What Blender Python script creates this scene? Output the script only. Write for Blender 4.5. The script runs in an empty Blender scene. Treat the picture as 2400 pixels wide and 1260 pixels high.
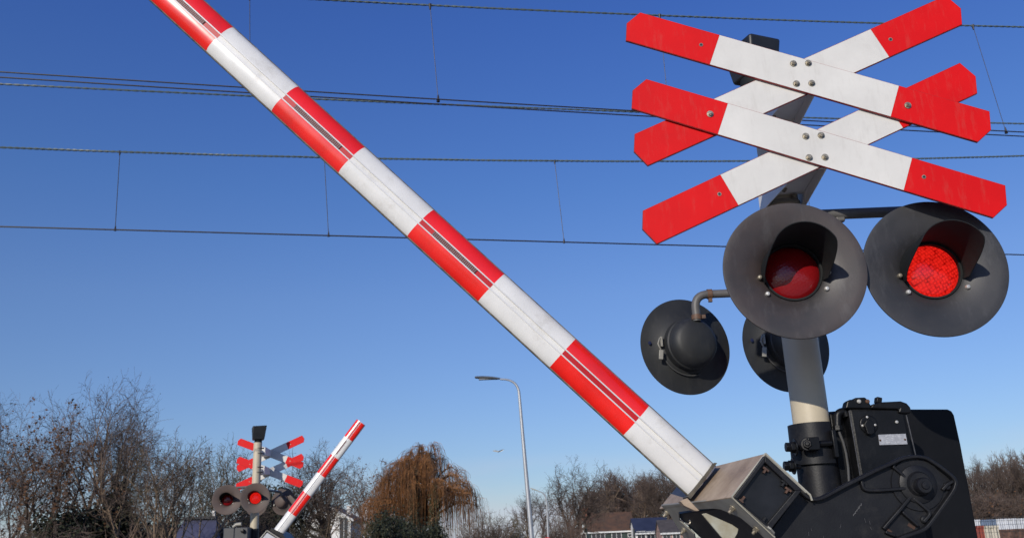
import bpy, bmesh, math, random
from mathutils import Vector, Matrix
R = math.radians
PI = math.pi

# ------------------------------------------------------------------ camera, sky, sun, exposure
scn = bpy.context.scene
CZ = 1.25                                   # eye height above the ground
FPX, PITCH, ROLL = 2108.0, R(17.3), R(-2.35)
cf = Vector((0, math.cos(PITCH), math.sin(PITCH)))
cu0 = Vector((0, -math.sin(PITCH), math.cos(PITCH)))
cr0 = Vector((1, 0, 0))
cr = cr0*math.cos(ROLL) + cu0*math.sin(ROLL)
cu = -cr0*math.sin(ROLL) + cu0*math.cos(ROLL)
cam_d = bpy.data.cameras.new('camera')
cam = bpy.data.objects.new('camera', cam_d)
scn.collection.objects.link(cam)
cam.matrix_world = Matrix(((cr.x, cu.x, -cf.x, 0), (cr.y, cu.y, -cf.y, 0), (cr.z, cu.z, -cf.z, CZ), (0, 0, 0, 1)))
cam_d.sensor_width = 36.0
cam_d.lens = FPX/2400*36
cam_d.clip_start = 0.05
cam_d.clip_end = 6000
cam_d.dof.use_dof = True
cam_d.dof.focus_distance = 3.25
cam_d.dof.aperture_fstop = 9.0
scn.camera = cam

SUN_AZ, SUN_EL = R(27), R(21.5)                # azimuth to the left of straight behind the camera
sun_dir = Vector((-math.sin(SUN_AZ)*math.cos(SUN_EL), -math.cos(SUN_AZ)*math.cos(SUN_EL), math.sin(SUN_EL)))
world = bpy.data.worlds.new('World'); scn.world = world
world.use_nodes = True
wn, wl = world.node_tree.nodes, world.node_tree.links
wn.clear()
wo = wn.new('ShaderNodeOutputWorld'); wb = wn.new('ShaderNodeBackground')
sky = wn.new('ShaderNodeTexSky'); sky.sky_type = 'NISHITA'; sky.sun_disc = False
sky.sun_elevation = SUN_EL
sky.sun_rotation = math.atan2(sun_dir.x, sun_dir.y)
sky.air_density = 1.0; sky.dust_density = 0.25; sky.ozone_density = 3.0
hsv = wn.new('ShaderNodeHueSaturation'); hsv.inputs['Saturation'].default_value = 1.0
# thin far clouds low over the horizon
tc = wn.new('ShaderNodeTexCoord'); mp = wn.new('ShaderNodeMapping'); mp.inputs['Scale'].default_value = (5, 5, 22)
nz = wn.new('ShaderNodeTexNoise'); nz.inputs['Scale'].default_value = 1.3; nz.inputs['Detail'].default_value = 5
cr1 = wn.new('ShaderNodeValToRGB'); cr1.color_ramp.elements[0].position = 0.38; cr1.color_ramp.elements[1].position = 0.66
sep = wn.new('ShaderNodeSeparateXYZ')
mr = wn.new('ShaderNodeMapRange'); mr.inputs['From Min'].default_value = 0.035; mr.inputs['From Max'].default_value = 0.10
mr.inputs['To Min'].default_value = 0.75; mr.inputs['To Max'].default_value = 0.0
mu = wn.new('ShaderNodeMath'); mu.operation = 'MULTIPLY'
mx = wn.new('ShaderNodeMixRGB'); mx.inputs['Color2'].default_value = (3.9, 4.1, 4.9, 1)
wl.new(tc.outputs['Generated'], mp.inputs['Vector']); wl.new(mp.outputs['Vector'], nz.inputs['Vector'])
wl.new(nz.outputs['Fac'], cr1.inputs['Fac']); wl.new(tc.outputs['Generated'], sep.inputs['Vector'])
wl.new(sep.outputs['Z'], mr.inputs['Value']); wl.new(cr1.outputs['Color'], mu.inputs[0]); wl.new(mr.outputs['Result'], mu.inputs[1])
wl.new(sky.outputs['Color'], hsv.inputs['Color']); tint = wn.new('ShaderNodeMixRGB'); tint.blend_type = 'MULTIPLY'; tint.inputs['Fac'].default_value = 1.0
tr_ = wn.new('ShaderNodeValToRGB'); te = tr_.color_ramp.elements
te[0].position = 0.0; te[0].color = (0.50, 0.53, 0.66, 1); te[1].position = 0.54; te[1].color = (0.365, 0.54, 0.99, 1)
for ps_, cl_ in ((0.082, (0.50, 0.537, 0.68, 1)), (0.265, (0.533, 0.606, 0.817, 1)), (0.378, (0.44, 0.59, 0.89, 1)), (1.0, (0.33, 0.5, 0.93, 1))):
    q_ = te.new(ps_); q_.color = cl_
wl.new(sep.outputs['Z'], tr_.inputs['Fac']); wl.new(tr_.outputs['Color'], tint.inputs['Color2'])
wl.new(hsv.outputs['Color'], tint.inputs['Color1']); wl.new(tint.outputs['Color'], mx.inputs['Color1'])
wl.new(mu.outputs['Value'], mx.inputs['Fac']); wl.new(mx.outputs['Color'], wb.inputs['Color'])
wb.inputs['Strength'].default_value = 0.144
wl.new(wb.outputs['Background'], wo.inputs['Surface'])

sl = bpy.data.lights.new('sun', 'SUN'); sl.energy = 3.6; sl.angle = R(0.5); sl.color = (1.0, 0.93, 0.82)
so = bpy.data.objects.new('sun', sl); scn.collection.objects.link(so)
so.rotation_euler = sun_dir.to_track_quat('Z', 'Y').to_euler(); so.location = (-5, -8, 8)
scn.view_settings.view_transform = 'Standard'; scn.view_settings.look = 'None'
scn.view_settings.exposure = 0.0; scn.view_settings.gamma = 1.0
scn.view_settings.use_curve_mapping = False

# ------------------------------------------------------------------ helpers
C = scn.collection
def ray(px, py): return cf + cr*((px-1200)/FPX) - cu*((py-630)/FPX)
def P(px, py, y):                            # photo point -> world point at distance y
    d = ray(px, py); t = y/d.y
    return Vector((d.x*t, y, CZ + d.z*t))
def hitp(px, py, p0, n):                     # photo point -> world point on a plane
    d = ray(px, py); o = Vector((0, 0, CZ))
    return o + d*((p0-o).dot(n)/d.dot(n))

def nodes(m):
    m.use_nodes = True
    return m.node_tree.nodes, m.node_tree.links
MATS = {}
def mat(name, col, rough=0.5, metal=0.0, var=0.12, scale=8.0, bump=0.0, bscale=60.0, col2=None, spec=0.5, emit=None, coat=0.0, lo=0.35, hi=0.7, detail=6, grime=0.0, gcol=(0.16, 0.13, 0.10), gscale=30, streak=(1, 1, 1)):
    if name in MATS: return MATS[name]
    m = bpy.data.materials.new(name); n, l = nodes(m)
    b = n['Principled BSDF']
    t = n.new('ShaderNodeTexCoord'); nn = n.new('ShaderNodeTexNoise')
    nn.inputs['Scale'].default_value = scale; nn.inputs['Detail'].default_value = detail; nn.inputs['Roughness'].default_value = 0.65
    l.new(t.outputs['Object'], nn.inputs['Vector'])
    r = n.new('ShaderNodeValToRGB'); e = r.color_ramp.elements
    c2 = col2 if col2 else tuple(c*(1-var*2) for c in col)
    e[0].position = lo; e[1].position = hi
    e[0].color = (*c2, 1); e[1].color = (*[min(1, c*(1+(0 if col2 else var*.5))) for c in col], 1)
    l.new(nn.outputs['Fac'], r.inputs['Fac']); l.new(r.outputs['Color'], b.inputs['Base Color'])
    if grime:
        gm_ = n.new('ShaderNodeMapping'); gm_.inputs['Scale'].default_value = streak; l.new(t.outputs['Object'], gm_.inputs['Vector'])
        gn = n.new('ShaderNodeTexNoise'); gn.inputs['Scale'].default_value = gscale; gn.inputs['Detail'].default_value = 9; gn.inputs['Roughness'].default_value = .75
        l.new(gm_.outputs['Vector'], gn.inputs['Vector']); gr_ = n.new('ShaderNodeMapRange'); gr_.inputs['From Min'].default_value = .52; gr_.inputs['From Max'].default_value = .72; gr_.inputs['To Max'].default_value = grime
        l.new(gn.outputs['Fac'], gr_.inputs['Value']); gx = n.new('ShaderNodeMixRGB'); gx.inputs['Color2'].default_value = (*gcol, 1)
        l.new(gr_.outputs['Result'], gx.inputs['Fac']); l.new(r.outputs['Color'], gx.inputs['Color1']); l.new(gx.outputs['Color'], b.inputs['Base Color'])
    b.inputs['Metallic'].default_value = metal
    b.inputs['Specular IOR Level'].default_value = spec
    b.inputs['Coat Weight'].default_value = coat
    mr_ = n.new('ShaderNodeMapRange'); mr_.inputs['To Min'].default_value = max(0, rough-.08); mr_.inputs['To Max'].default_value = min(1, rough+.1)
    l.new(nn.outputs['Fac'], mr_.inputs['Value']); l.new(mr_.outputs['Result'], b.inputs['Roughness'])
    if bump:
        n2 = n.new('ShaderNodeTexNoise'); n2.inputs['Scale'].default_value = bscale; n2.inputs['Detail'].default_value = 4
        l.new(t.outputs['Object'], n2.inputs['Vector'])
        bp = n.new('ShaderNodeBump'); bp.inputs['Strength'].default_value = bump; bp.inputs['Distance'].default_value = 0.01
        l.new(n2.outputs['Fac'], bp.inputs['Height']); l.new(bp.outputs['Normal'], b.inputs['Normal'])
    if emit:
        b.inputs['Emission Color'].default_value = (*emit[0], 1); b.inputs['Emission Strength'].default_value = emit[1]
    MATS[name] = m
    return m

class MB:
    """collects polygons, then links them as ONE mesh object"""
    def __init__(s): s.v = []; s.f = []; s.mi = []; s.cur = 0
    def add(s, vs, fs):
        o = len(s.v); s.v += [tuple(v) for v in vs]
        s.f += [tuple(i+o for i in f) for f in fs]; s.mi += [s.cur]*len(fs)
    def box(s, c, sx, sy, sz, M=None):
        vs = [Vector((x*sx/2, y*sy/2, z*sz/2)) for x in (-1, 1) for y in (-1, 1) for z in (-1, 1)]
        if M: vs = [M @ v for v in vs]
        c = Vector(c); s.add([v+c for v in vs], [(0, 1, 3, 2), (4, 6, 7, 5), (0, 4, 5, 1), (2, 3, 7, 6), (0, 2, 6, 4), (1, 5, 7, 3)])
    def tube(s, pts, rs, n=12, caps=True):
        pts = [Vector(p) for p in pts]
        if not hasattr(rs, '__len__'): rs = [rs]*len(pts)
        vs = []; fs = []; ref = None
        for i, p in enumerate(pts):
            a = pts[max(0, i-1)]; b = pts[min(len(pts)-1, i+1)]
            d = (b-a).normalized()
            if ref is None: ref = Vector((0, 0, 1)) if abs(d.z) < .9 else Vector((1, 0, 0))
            u = ref - d*ref.dot(d); u.normalize(); w = d.cross(u); ref = u
            for k in range(n):
                t = 2*PI*k/n; vs.append(p + (u*math.cos(t) + w*math.sin(t))*rs[i])
        for i in range(len(pts)-1):
            for k in range(n):
                k2 = (k+1) % n; fs.append((i*n+k, i*n+k2, (i+1)*n+k2, (i+1)*n+k))
        if caps:
            fs.append(tuple(range(n-1, -1, -1))); fs.append(tuple((len(pts)-1)*n+k for k in range(n)))
        s.add(vs, fs)
    def lathe(s, c, axis, prof, n=48, sector=None):
        """prof: (distance along axis, radius)"""
        c = Vector(c); a = Vector(axis).normalized()
        u = Vector((0, 0, 1)) - a*a.z
        if u.length < .1: u = Vector((1, 0, 0)) - a*a.x
        u.normalize(); w = a.cross(u)
        vs = []; fs = []
        a0, a1 = sector if sector else (0, 2*PI)
        m = n if not sector else n+1
        for h, r in prof:
            for k in range(m):
                t = a0 + (a1-a0)*k/n; vs.append(c + a*h + (u*math.cos(t) + w*math.sin(t))*max(r, 1e-5))
        for i in range(len(prof)-1):
            for k in range(n):
                k2 = (k+1) % m; fs.append((i*m+k, i*m+k2, (i+1)*m+k2, (i+1)*m+k))
        s.add(vs, fs)
    def prism(s, pts, ext):
        pts = [Vector(p) for p in pts]; e = Vector(ext); n = len(pts)
        s.add(pts+[p+e for p in pts], [tuple(range(n)), tuple(range(2*n-1, n-1, -1))] + [(i, i+n, (i+1) % n+n, (i+1) % n) for i in range(n)])
    def quad(s, *p): s.add(p, [tuple(range(len(p)))])
    def hexbolt(s, c, axis, r, h, washer=True):
        c = Vector(c); a = Vector(axis).normalized()
        if washer: s.lathe(c, a, [(0, r*1.45), (h*.25, r*1.45), (h*.28, 0)], 16)
        s.tube([c+a*h*.2, c+a*h], r, 6)
        s.tube([c+a*h*.9, c+a*h*1.35], r*.55, 8)
    def build(s, name, mats, parent=None, smooth=True, bevel=0, angle=35, origin=None, fix=True):
        me = bpy.data.meshes.new(name)
        org = Vector(origin) if origin is not None else (Vector(parent.location) if parent is not None and parent.type == 'EMPTY' else Vector((0, 0, 0)))
        pk = parent
        me.from_pydata([tuple(Vector(v)-org) for v in s.v], [], s.f)
        if not isinstance(mats, (list, tuple)): mats = [mats]
        for m in mats: me.materials.append(m)
        me.polygons.foreach_set('material_index', s.mi)
        if fix:
            bm = bmesh.new(); bm.from_mesh(me); bmesh.ops.recalc_face_normals(bm, faces=bm.faces); bm.to_mesh(me); bm.free()
        if smooth:
            me.polygons.foreach_set('use_smooth', [True]*len(me.polygons)); me.set_sharp_from_angle(angle=R(angle))
        me.update()
        o = bpy.data.objects.new(name, me); C.objects.link(o)
        if parent is not None:
            o.parent = parent
            # world origin of the parent
            q = parent; w = Vector((0, 0, 0))
            while q is not None: w += Vector(q.location); q = q.parent
            o.location = org - w
        else: o.location = org
        if bevel:
            b = o.modifiers.new('bevel', 'BEVEL'); b.width = bevel; b.segments = 2; b.limit_method = 'ANGLE'; b.angle_limit = R(40)
        return o

def tag(o, label=None, cat=None, group=None, kind=None):
    if label: o['label'] = label
    if cat: o['category'] = cat
    if group: o['group'] = group
    if kind: o['kind'] = kind
    return o
def empty(name, loc, label, cat, group=None):
    o = bpy.data.objects.new(name, None); C.objects.link(o); o.location = loc
    return tag(o, label, cat, group)
def copy_tree(o, loc=None, rz=None, sc=None, label=None, parent=None):
    c = o.copy(); C.objects.link(c)
    if parent is not None: c.parent = parent
    for ch in list(o.children): copy_tree(ch, parent=c)
    if loc is not None: c.location = loc
    if rz is not None: c.rotation_euler = (0, 0, rz)
    if sc is not None: c.scale = sc if hasattr(sc, '__len__') else (sc, sc, sc)
    if label: c['label'] = label
    return c

# ------------------------------------------------------------------ materials
RED = (0.66, 0.006, 0.008)
def board_mat(name, col, rough, line):
    """retro-reflective sheeting: fine honeycomb relief, faint dirt"""
    m = mat(name, col, rough=rough, var=0.06, scale=4, spec=0.15, grime=.16, gcol=(.22, .18, .14), gscale=9, streak=(4, 4, .8))
    n, l = nodes(m); b = n['Principled BSDF']
    t = n.new('ShaderNodeTexCoord'); v = n.new('ShaderNodeTexVoronoi'); v.inputs['Scale'].default_value = 260; v.feature = 'DISTANCE_TO_EDGE'
    bp = n.new('ShaderNodeBump'); bp.inputs['Strength'].default_value = line; bp.inputs['Distance'].default_value = 0.001
    l.new(t.outputs['Object'], v.inputs['Vector']); l.new(v.outputs['Distance'], bp.inputs['Height']); l.new(bp.outputs['Normal'], b.inputs['Normal'])
    return m
m_white = board_mat('reflective_white', (0.655, 0.64, 0.60), 0.45, 0.25)
m_red = board_mat('reflective_red', RED, 0.55, 0.15)
m_rededge = mat('red_edge_paint', (0.30, 0.012, 0.010), 0.55, var=.3, scale=40)
m_boomw = mat('boom_white', (0.76, 0.75, 0.72), 0.24, var=.05, scale=6, spec=.6, coat=.3, grime=.35, gcol=(.30, .26, .20), gscale=11)
m_boomr = mat('boom_red', (0.88, 0.016, 0.010), 0.22, var=.08, scale=6, spec=.6, coat=.35, grime=.30, gcol=(.30, .03, .02), gscale=11)
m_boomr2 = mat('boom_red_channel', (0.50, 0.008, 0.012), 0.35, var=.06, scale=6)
m_alu = mat('bare_aluminium', (0.62, 0.61, 0.60), 0.35, metal=.7, var=.1, scale=20)
m_edge = mat('dirty_edge', (0.20, 0.18, 0.14), 0.6, var=.3, scale=30)
m_pole = mat('cream_paint', (0.53, 0.46, 0.335), 0.5, var=.06, scale=4, bump=.03)
m_bracket = mat('bracket_paint', (0.78, 0.76, 0.72), 0.5, var=.05, scale=9)
m_disc = mat('lamp_black', (0.048, 0.036, 0.034), 0.50, col2=(0.024, 0.023, 0.025), scale=5, bump=.05, bscale=300, lo=.3, hi=.65, grime=.55, gcol=(.085, .080, .080), gscale=8, streak=(2.2, 2.2, .7))
m_disc2 = mat('lamp_black_faded', (0.105, 0.070, 0.056), 0.6, col2=(0.060, 0.046, 0.042), scale=4)
m_discg = mat('lamp_black_grey', (0.036, 0.035, 0.038), 0.50, col2=(0.022, 0.023, 0.026), scale=5, bump=.05, bscale=300, lo=.3, hi=.65, grime=.55, gcol=(.080, .080, .085), gscale=8, streak=(2.2, 2.2, .7))
m_discb = mat('lamp_back_black', (0.022, 0.023, 0.023), 0.55, col2=(0.014, 0.015, 0.016), scale=7, bump=.04, bscale=200, grime=.5, gcol=(.05, .048, .045), gscale=9, streak=(2, 2, .6))
m_hood = mat('hood_black', (0.016, 0.018, 0.019), 0.7, var=.15, scale=20, spec=.2)
m_blk = mat('machine_black', (0.006, 0.0065, 0.008), 0.40, var=.2, scale=7, bump=.06, bscale=120, spec=.25, grime=.5, gcol=(.020, .020, .021), gscale=14, streak=(1, 1, .5))
m_cast = mat('cast_black', (0.010, 0.011, 0.013), 0.48, col2=(0.006, 0.006, 0.008), scale=9, bump=.06, bscale=160, spec=.3, grime=.6, gcol=(.032, .030, .028), gscale=12)
m_rust = mat('rusty_steel', (0.13, 0.062, 0.036), 0.7, col2=(.04, .025, .02), scale=45)
m_khaki = mat('weathered_galvanised', (0.47, 0.37, 0.27), 0.55, metal=.15, col2=(0.29, 0.21, 0.14), scale=7, bump=.05, bscale=90, grime=.6, gcol=(.12, .08, .05), gscale=16)
m_galv = mat('grey_galvanised', (0.33, 0.32, 0.28), 0.5, metal=.25, col2=(0.22, 0.21, 0.18), scale=8, bump=.05, bscale=90)  # grey fittings, and the less sunlit flange of the yoke sheet
m_tube = mat('grey_pipe_paint', (0.12, 0.115, 0.11), 0.5, var=.12, scale=10)
m_bolt = mat('zinc_bolt', (0.42, 0.37, 0.28), 0.38, metal=.6, var=.25, scale=60)
m_screw = mat('steel_screw', (0.62, 0.60, 0.55), 0.35, metal=.5, var=.1, scale=60)
m_plate = mat('label_metal', (0.42, 0.43, 0.46), 0.45, metal=.2, var=.15, scale=60)
m_ink = mat('plate_print', (0.70, 0.71, 0.74), 0.6)
m_hole = mat('dark_hole', (0.02, 0.02, 0.025), 0.7)
m_cable = mat('cable_grey', (0.07, 0.07, 0.07), 0.5)
m_wire = mat('contact_wire', (0.025, 0.022, 0.025), 0.5)
m_rope = mat('twisted_wire', (0.10, 0.14, 0.15), 0.5)
m_mark = mat('chalk_scratch', (0.09, 0.09, 0.095), 0.7)

def lens_mat(name, emit_s, base):
    m = bpy.data.materials.new(name); n, l = nodes(m); b = n['Principled BSDF']
    t = n.new('ShaderNodeTexCoord')
    mp = n.new('ShaderNodeMapping'); mp.inputs['Rotation'].default_value = (0, R(28), 0); mp.inputs['Scale'].default_value = (90, 1, 90)
    ch = n.new('ShaderNodeTexVoronoi'); ch.distance = 'CHEBYCHEV'; ch.inputs['Scale'].default_value = 1.0; ch.inputs['Randomness'].default_value = .35
    l.new(t.outputs['Object'], mp.inputs['Vector']); l.new(mp.outputs['Vector'], ch.inputs['Vector'])
    nz2 = n.new('ShaderNodeTexNoise'); nz2.inputs['Scale'].default_value = 70; nz2.inputs['Detail'].default_value = 3
    l.new(t.outputs['Object'], nz2.inputs['Vector'])
    add = n.new('ShaderNodeMath'); add.operation = 'MULTIPLY'; l.new(ch.outputs['Distance'], add.inputs[0]); l.new(nz2.outputs['Fac'], add.inputs[1])
    r = n.new('ShaderNodeValToRGB'); r.color_ramp.elements[0].position = .06; r.color_ramp.elements[1].position = .34
    r.color_ramp.elements[0].color = (1.0, 0.020, 0.012, 1); r.color_ramp.elements[1].color = (0.30, 0.0, 0.0, 1)
    l.new(add.outputs[0], r.inputs['Fac'])
    b.inputs['Base Color'].default_value = (*base, 1); b.inputs['Roughness'].default_value = .22
    b.inputs['Coat Weight'].default_value = .15
    bp = n.new('ShaderNodeBump'); bp.inputs['Strength'].default_value = .35; bp.inputs['Distance'].default_value = .002
    l.new(ch.outputs['Distance'], bp.inputs['Height']); l.new(bp.outputs['Normal'], b.inputs['Normal'])
    if emit_s:
        l.new(r.outputs['Color'], b.inputs['Emission Color']); b.inputs['Emission Strength'].default_value = emit_s
    return m
m_lit = lens_mat('red_lens_lit', 0.85, (0.10, 0.001, 0.001))
m_dim = lens_mat('red_lens_dark', 0.0, (0.20, 0.004, 0.006))

# ------------------------------------------------------------------ ground, road, tracks
gm = MB(); gm.quad((-1500, -300, 0), (1500, -300, 0), (1500, 3000, 0), (-1500, 3000, 0))
tag(gm.build('ground', mat('grass_ground', (0.055, 0.075, 0.025), 0.9, col2=(0.035, 0.04, 0.018), scale=.6), smooth=False), kind='structure')
rm = MB(); rm.quad((-3.6, -60, .004), (-0.6, -60, .004), (-0.6, 6.0, .004), (-3.6, 6.0, .004)); rm.quad((-3.6, 16, .004), (-0.6, 16, .004), (-0.6, 120, .004), (-3.6, 120, .004))
tag(rm.build('road', mat('asphalt', (0.05, 0.05, 0.052), .85, var=.2, scale=12), smooth=False), kind='structure')
pv = MB(); pv.quad((-14, -12, .002), (14, -12, .002), (14, 5.5, .002), (-14, 5.5, .002)); pv.quad((-14, 14.5, .002), (14, 14.5, .002), (14, 30, .002), (-14, 30, .002))
tag(pv.build('bounce_paving', mat('pale_bounce_concrete', (0.44, 0.41, 0.37), 0.85, var=.15, scale=3), smooth=False), kind='structure')  # unseen paving, added and kept pale to bounce light up onto the signal
bm_ = MB(); bm_.prism([(-120, -19.3, .004), (120, 31.1, .004), (120, 39.3, .004), (-120, -11.1, .004)], (0, 0, .12))
tag(bm_.build('track_bed', mat('ballast', (0.16, 0.13, 0.11), .9, col2=(0.06, 0.05, 0.04), scale=40, bump=.6, bscale=30), smooth=False), kind='structure')
def rails():
    for yo in (8.07, 12.28):
        for k, off in enumerate((-.74, .74)):
            m = MB(); m.prism([(x, yo+.21*x+off+dy, .125+z) for x in (-100,) for dy, z in ((-.07, 0), (.07, 0), (.07, .02), (.02, .03), (.02, .11), (.036, .12), (.036, .15), (-.036, .15), (-.036, .12), (-.02, .11), (-.02, .03), (-.07, .02))], (200, 42, 0))
            tag(m.build('rail', m_rust, smooth=False), ('near' if yo < 10 else 'far')+' track, '+('rail on the camera side' if k == 0 else 'rail on the far side')+' of its ballast bed', 'rail', 'rails of the two tracks')
rails()

# ------------------------------------------------------------------ overhead line
def wire_plane(a, b):                        # vertical plane y = a + b*x
    n = Vector((b, -1, 0)).normalized(); return Vector((0, a, 0)), n
PL1, PL2, PL3 = wire_plane(8.07, .2118), wire_plane(12.28, .2097), wire_plane(17.0, .21)
def poly_on(pl, pts): return [hitp(x, y, *pl) for x, y in pts]
def smooth_line(pts, n=14):                  # least squares parabola z(x) through measured points, along the plane
    import numpy as np
    xs = [p.x for p in pts]; zs = [p.z for p in pts]; ys = [p.y for p in pts]
    k = np.polyfit(xs, zs, 2 if len(xs) > 3 else 1); ky = np.polyfit(xs, ys, 1)
    x0, x1 = min(xs), max(xs); e = (x1-x0)*.25; out = []
    for i in range(n):
        x = x0-e+(x1-x0+2*e)*i/(n-1); out.append(Vector((x, float(np.polyval(ky, x)), float(np.polyval(k, x)))))
    return out, (lambda x: float(np.polyval(k, x)))
def twisted(mb, line, r, pitch):
    """two strands wound round each other"""
    L = sum((line[i+1]-line[i]).length for i in range(len(line)-1)); n = int(L/pitch*6)
    pts = []
    for i in range(n+1):
        t = i/n*(len(line)-1); a = min(int(t), len(line)-2); pts.append(line[a].lerp(line[a+1], t-a))
    d = (line[-1]-line[0]).normalized(); u = Vector((0, 0, 1)); w = d.cross(u)
    for ph in (0, PI):
        mb.tube([p + (u*math.cos(2*PI*i/6+ph) + w*math.sin(2*PI*i/6+ph))*r*.6 for i, p in enumerate(pts)], r, 5)
def overhead(label, pl, mess, cont, drops, double, rr):
    root = empty('overhead_line', hitp(*cont[len(cont)//2], *pl), label, 'overhead line', 'overhead lines of the railway')
    ml, mz = smooth_line(poly_on(pl, mess)); c_, cz_ = smooth_line(poly_on(pl, cont))
    a = MB(); twisted(a, ml, rr, .16); a.build('messenger_wire', m_rope, root)
    for k in range(2 if double else 1):
        b = MB(); off = Vector((0, .022*(k*2-1) if double else 0, -.03*k)); b.tube([p+off for p in c_], rr*.95, 6); b.build('contact_wire', m_wire, root)
    for (x0, y0, x1, y1) in drops:
        p = hitp(x0, y0, *pl); q = hitp(x1, y1, *pl); p.z = mz(p.x); q.z = cz_(q.x)
        m = MB(); m.tube([p, q], .0035*rr/.008, 5)
        m.tube([p+Vector((0, 0, .012)), p-Vector((0, 0, .05))], [.018, .008], 8); m.tube([q+Vector((0, 0, .06)), q-Vector((0, 0, .015))], [.006, .018], 8)
        m.build('dropper', m_wire, root)
overhead('double contact wire with its sagging messenger wire, nearer of the two railway lines', PL1, [(750, -2), (1000, 14), (1550, 38), (2080, 53), (2400, 65)],
         [(0, 172), (285, 189), (1000, 234), (1480, 262), (2400, 312)],
         [(586, -20, 586, 208), (1008, 15, 1027, 235), (1546, 38, 1568, 268), (2281, 65, 2357, 305)], True, .0075)
overhead('single contact wire with a sagging messenger wire, farther of the two railway lines', PL2, [(0, 346), (280, 355), (1000, 374), (1280, 378), (1500, 378), (1760, 377), (2150, 371), (2400, 366)],
         [(0, 531), (280, 538), (1040, 560), (1700, 577), (2360, 596)],
         [(281, 357, 270, 537), (760, 368, 770, 552), (1300, 379, 1322, 565), (1888, 375, 1905, 583)], False, .0108)
fl, _ = smooth_line(poly_on(PL3, [(0, 197), (280, 211), (1000, 244), (1400, 258), (1900, 277), (2400, 290)]))
fm = MB(); twisted(fm, fl, .014, .3)
tag(fm.build('feeder_cable', m_rope), 'thin twisted pale cable running just below the double contact wire', 'cable')

# ------------------------------------------------------------------ crossing signal
BL, BW, BT, BR, BY = .6397, .1305, .0244, .3294, .0365
def board(root, cx, cz, al, yb, bolts, holes, sgn=1):
    """one St Andrew's board. sgn -1: face turned away from the camera"""
    ax = Vector((math.cos(BY), -math.sin(BY), 0)); n = Vector((-math.sin(BY), -math.cos(BY), 0)); z = Vector((0, 0, 1))
    e = ax*math.cos(al)+z*math.sin(al); g = -ax*math.sin(al)+z*math.cos(al); c = Vector((cx, yb, cz)); T = .011
    def pt(u, v, d=0): return c+e*u+g*v-n*d
    h = BW/2
    m = MB()
    m.cur = 2                                # core plate, red painted edge
    out = [(-BL+.006, h), (-BL-BT-.003, h*.08), (-BL-.008, -h), (BL-.006, -h), (BL+BT+.003, -h*.08), (BL+.008, h)]
    m.prism([pt(u, v, 0.0015) for u, v in out], -n*(T-.003))
    k = .0018                                # sheeting, both sides
    for d, s in ((-.0002, 1), (T-.0006+.0002, -1)):
        m.cur = 1
        L = [(-BL+.006+k*.5, h-k), (-BL-BT-.003+k*1.2, h*.08), (-BL-.008+k*.7, -h+k), (-BR, -h+k), (-BR, h-k)]
        m.prism([pt(u, v, d) for u, v in L], -n*.0015)
        m.prism([pt(-u, -v, d) for u, v in L], -n*.0015)
        m.cur = 0
        m.prism([pt(u, v, d) for u, v in ((-BR+.0006, h-k), (-BR+.0006, -h+k), (BR-.0006, -h+k), (BR-.0006, h-k))], -n*.0015)
    o = m.build('sign_board', [m_white, m_red, m_rededge], root, smooth=False)
    fr = n if sgn > 0 else -n
    for (u, v) in bolts:
        b = MB(); b.hexbolt(pt(u, v, -.0005 if sgn > 0 else T), fr, .0085, .010); b.build('bolt', m_bolt, o)
    for (u, v) in holes:
        b = MB(); b.lathe(pt(u, v, -.0004 if sgn > 0 else T), fr, [(0, .0075), (.0012, .0072), (.0012, .0045)], 16); b.cur = 1
        b.lathe(pt(u, v, -.0004 if sgn > 0 else T), fr, [(.0006, .0046), (.0007, 0)], 16); b.build('bolt_hole', [m_bolt, m_hole], o)
    return o

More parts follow.
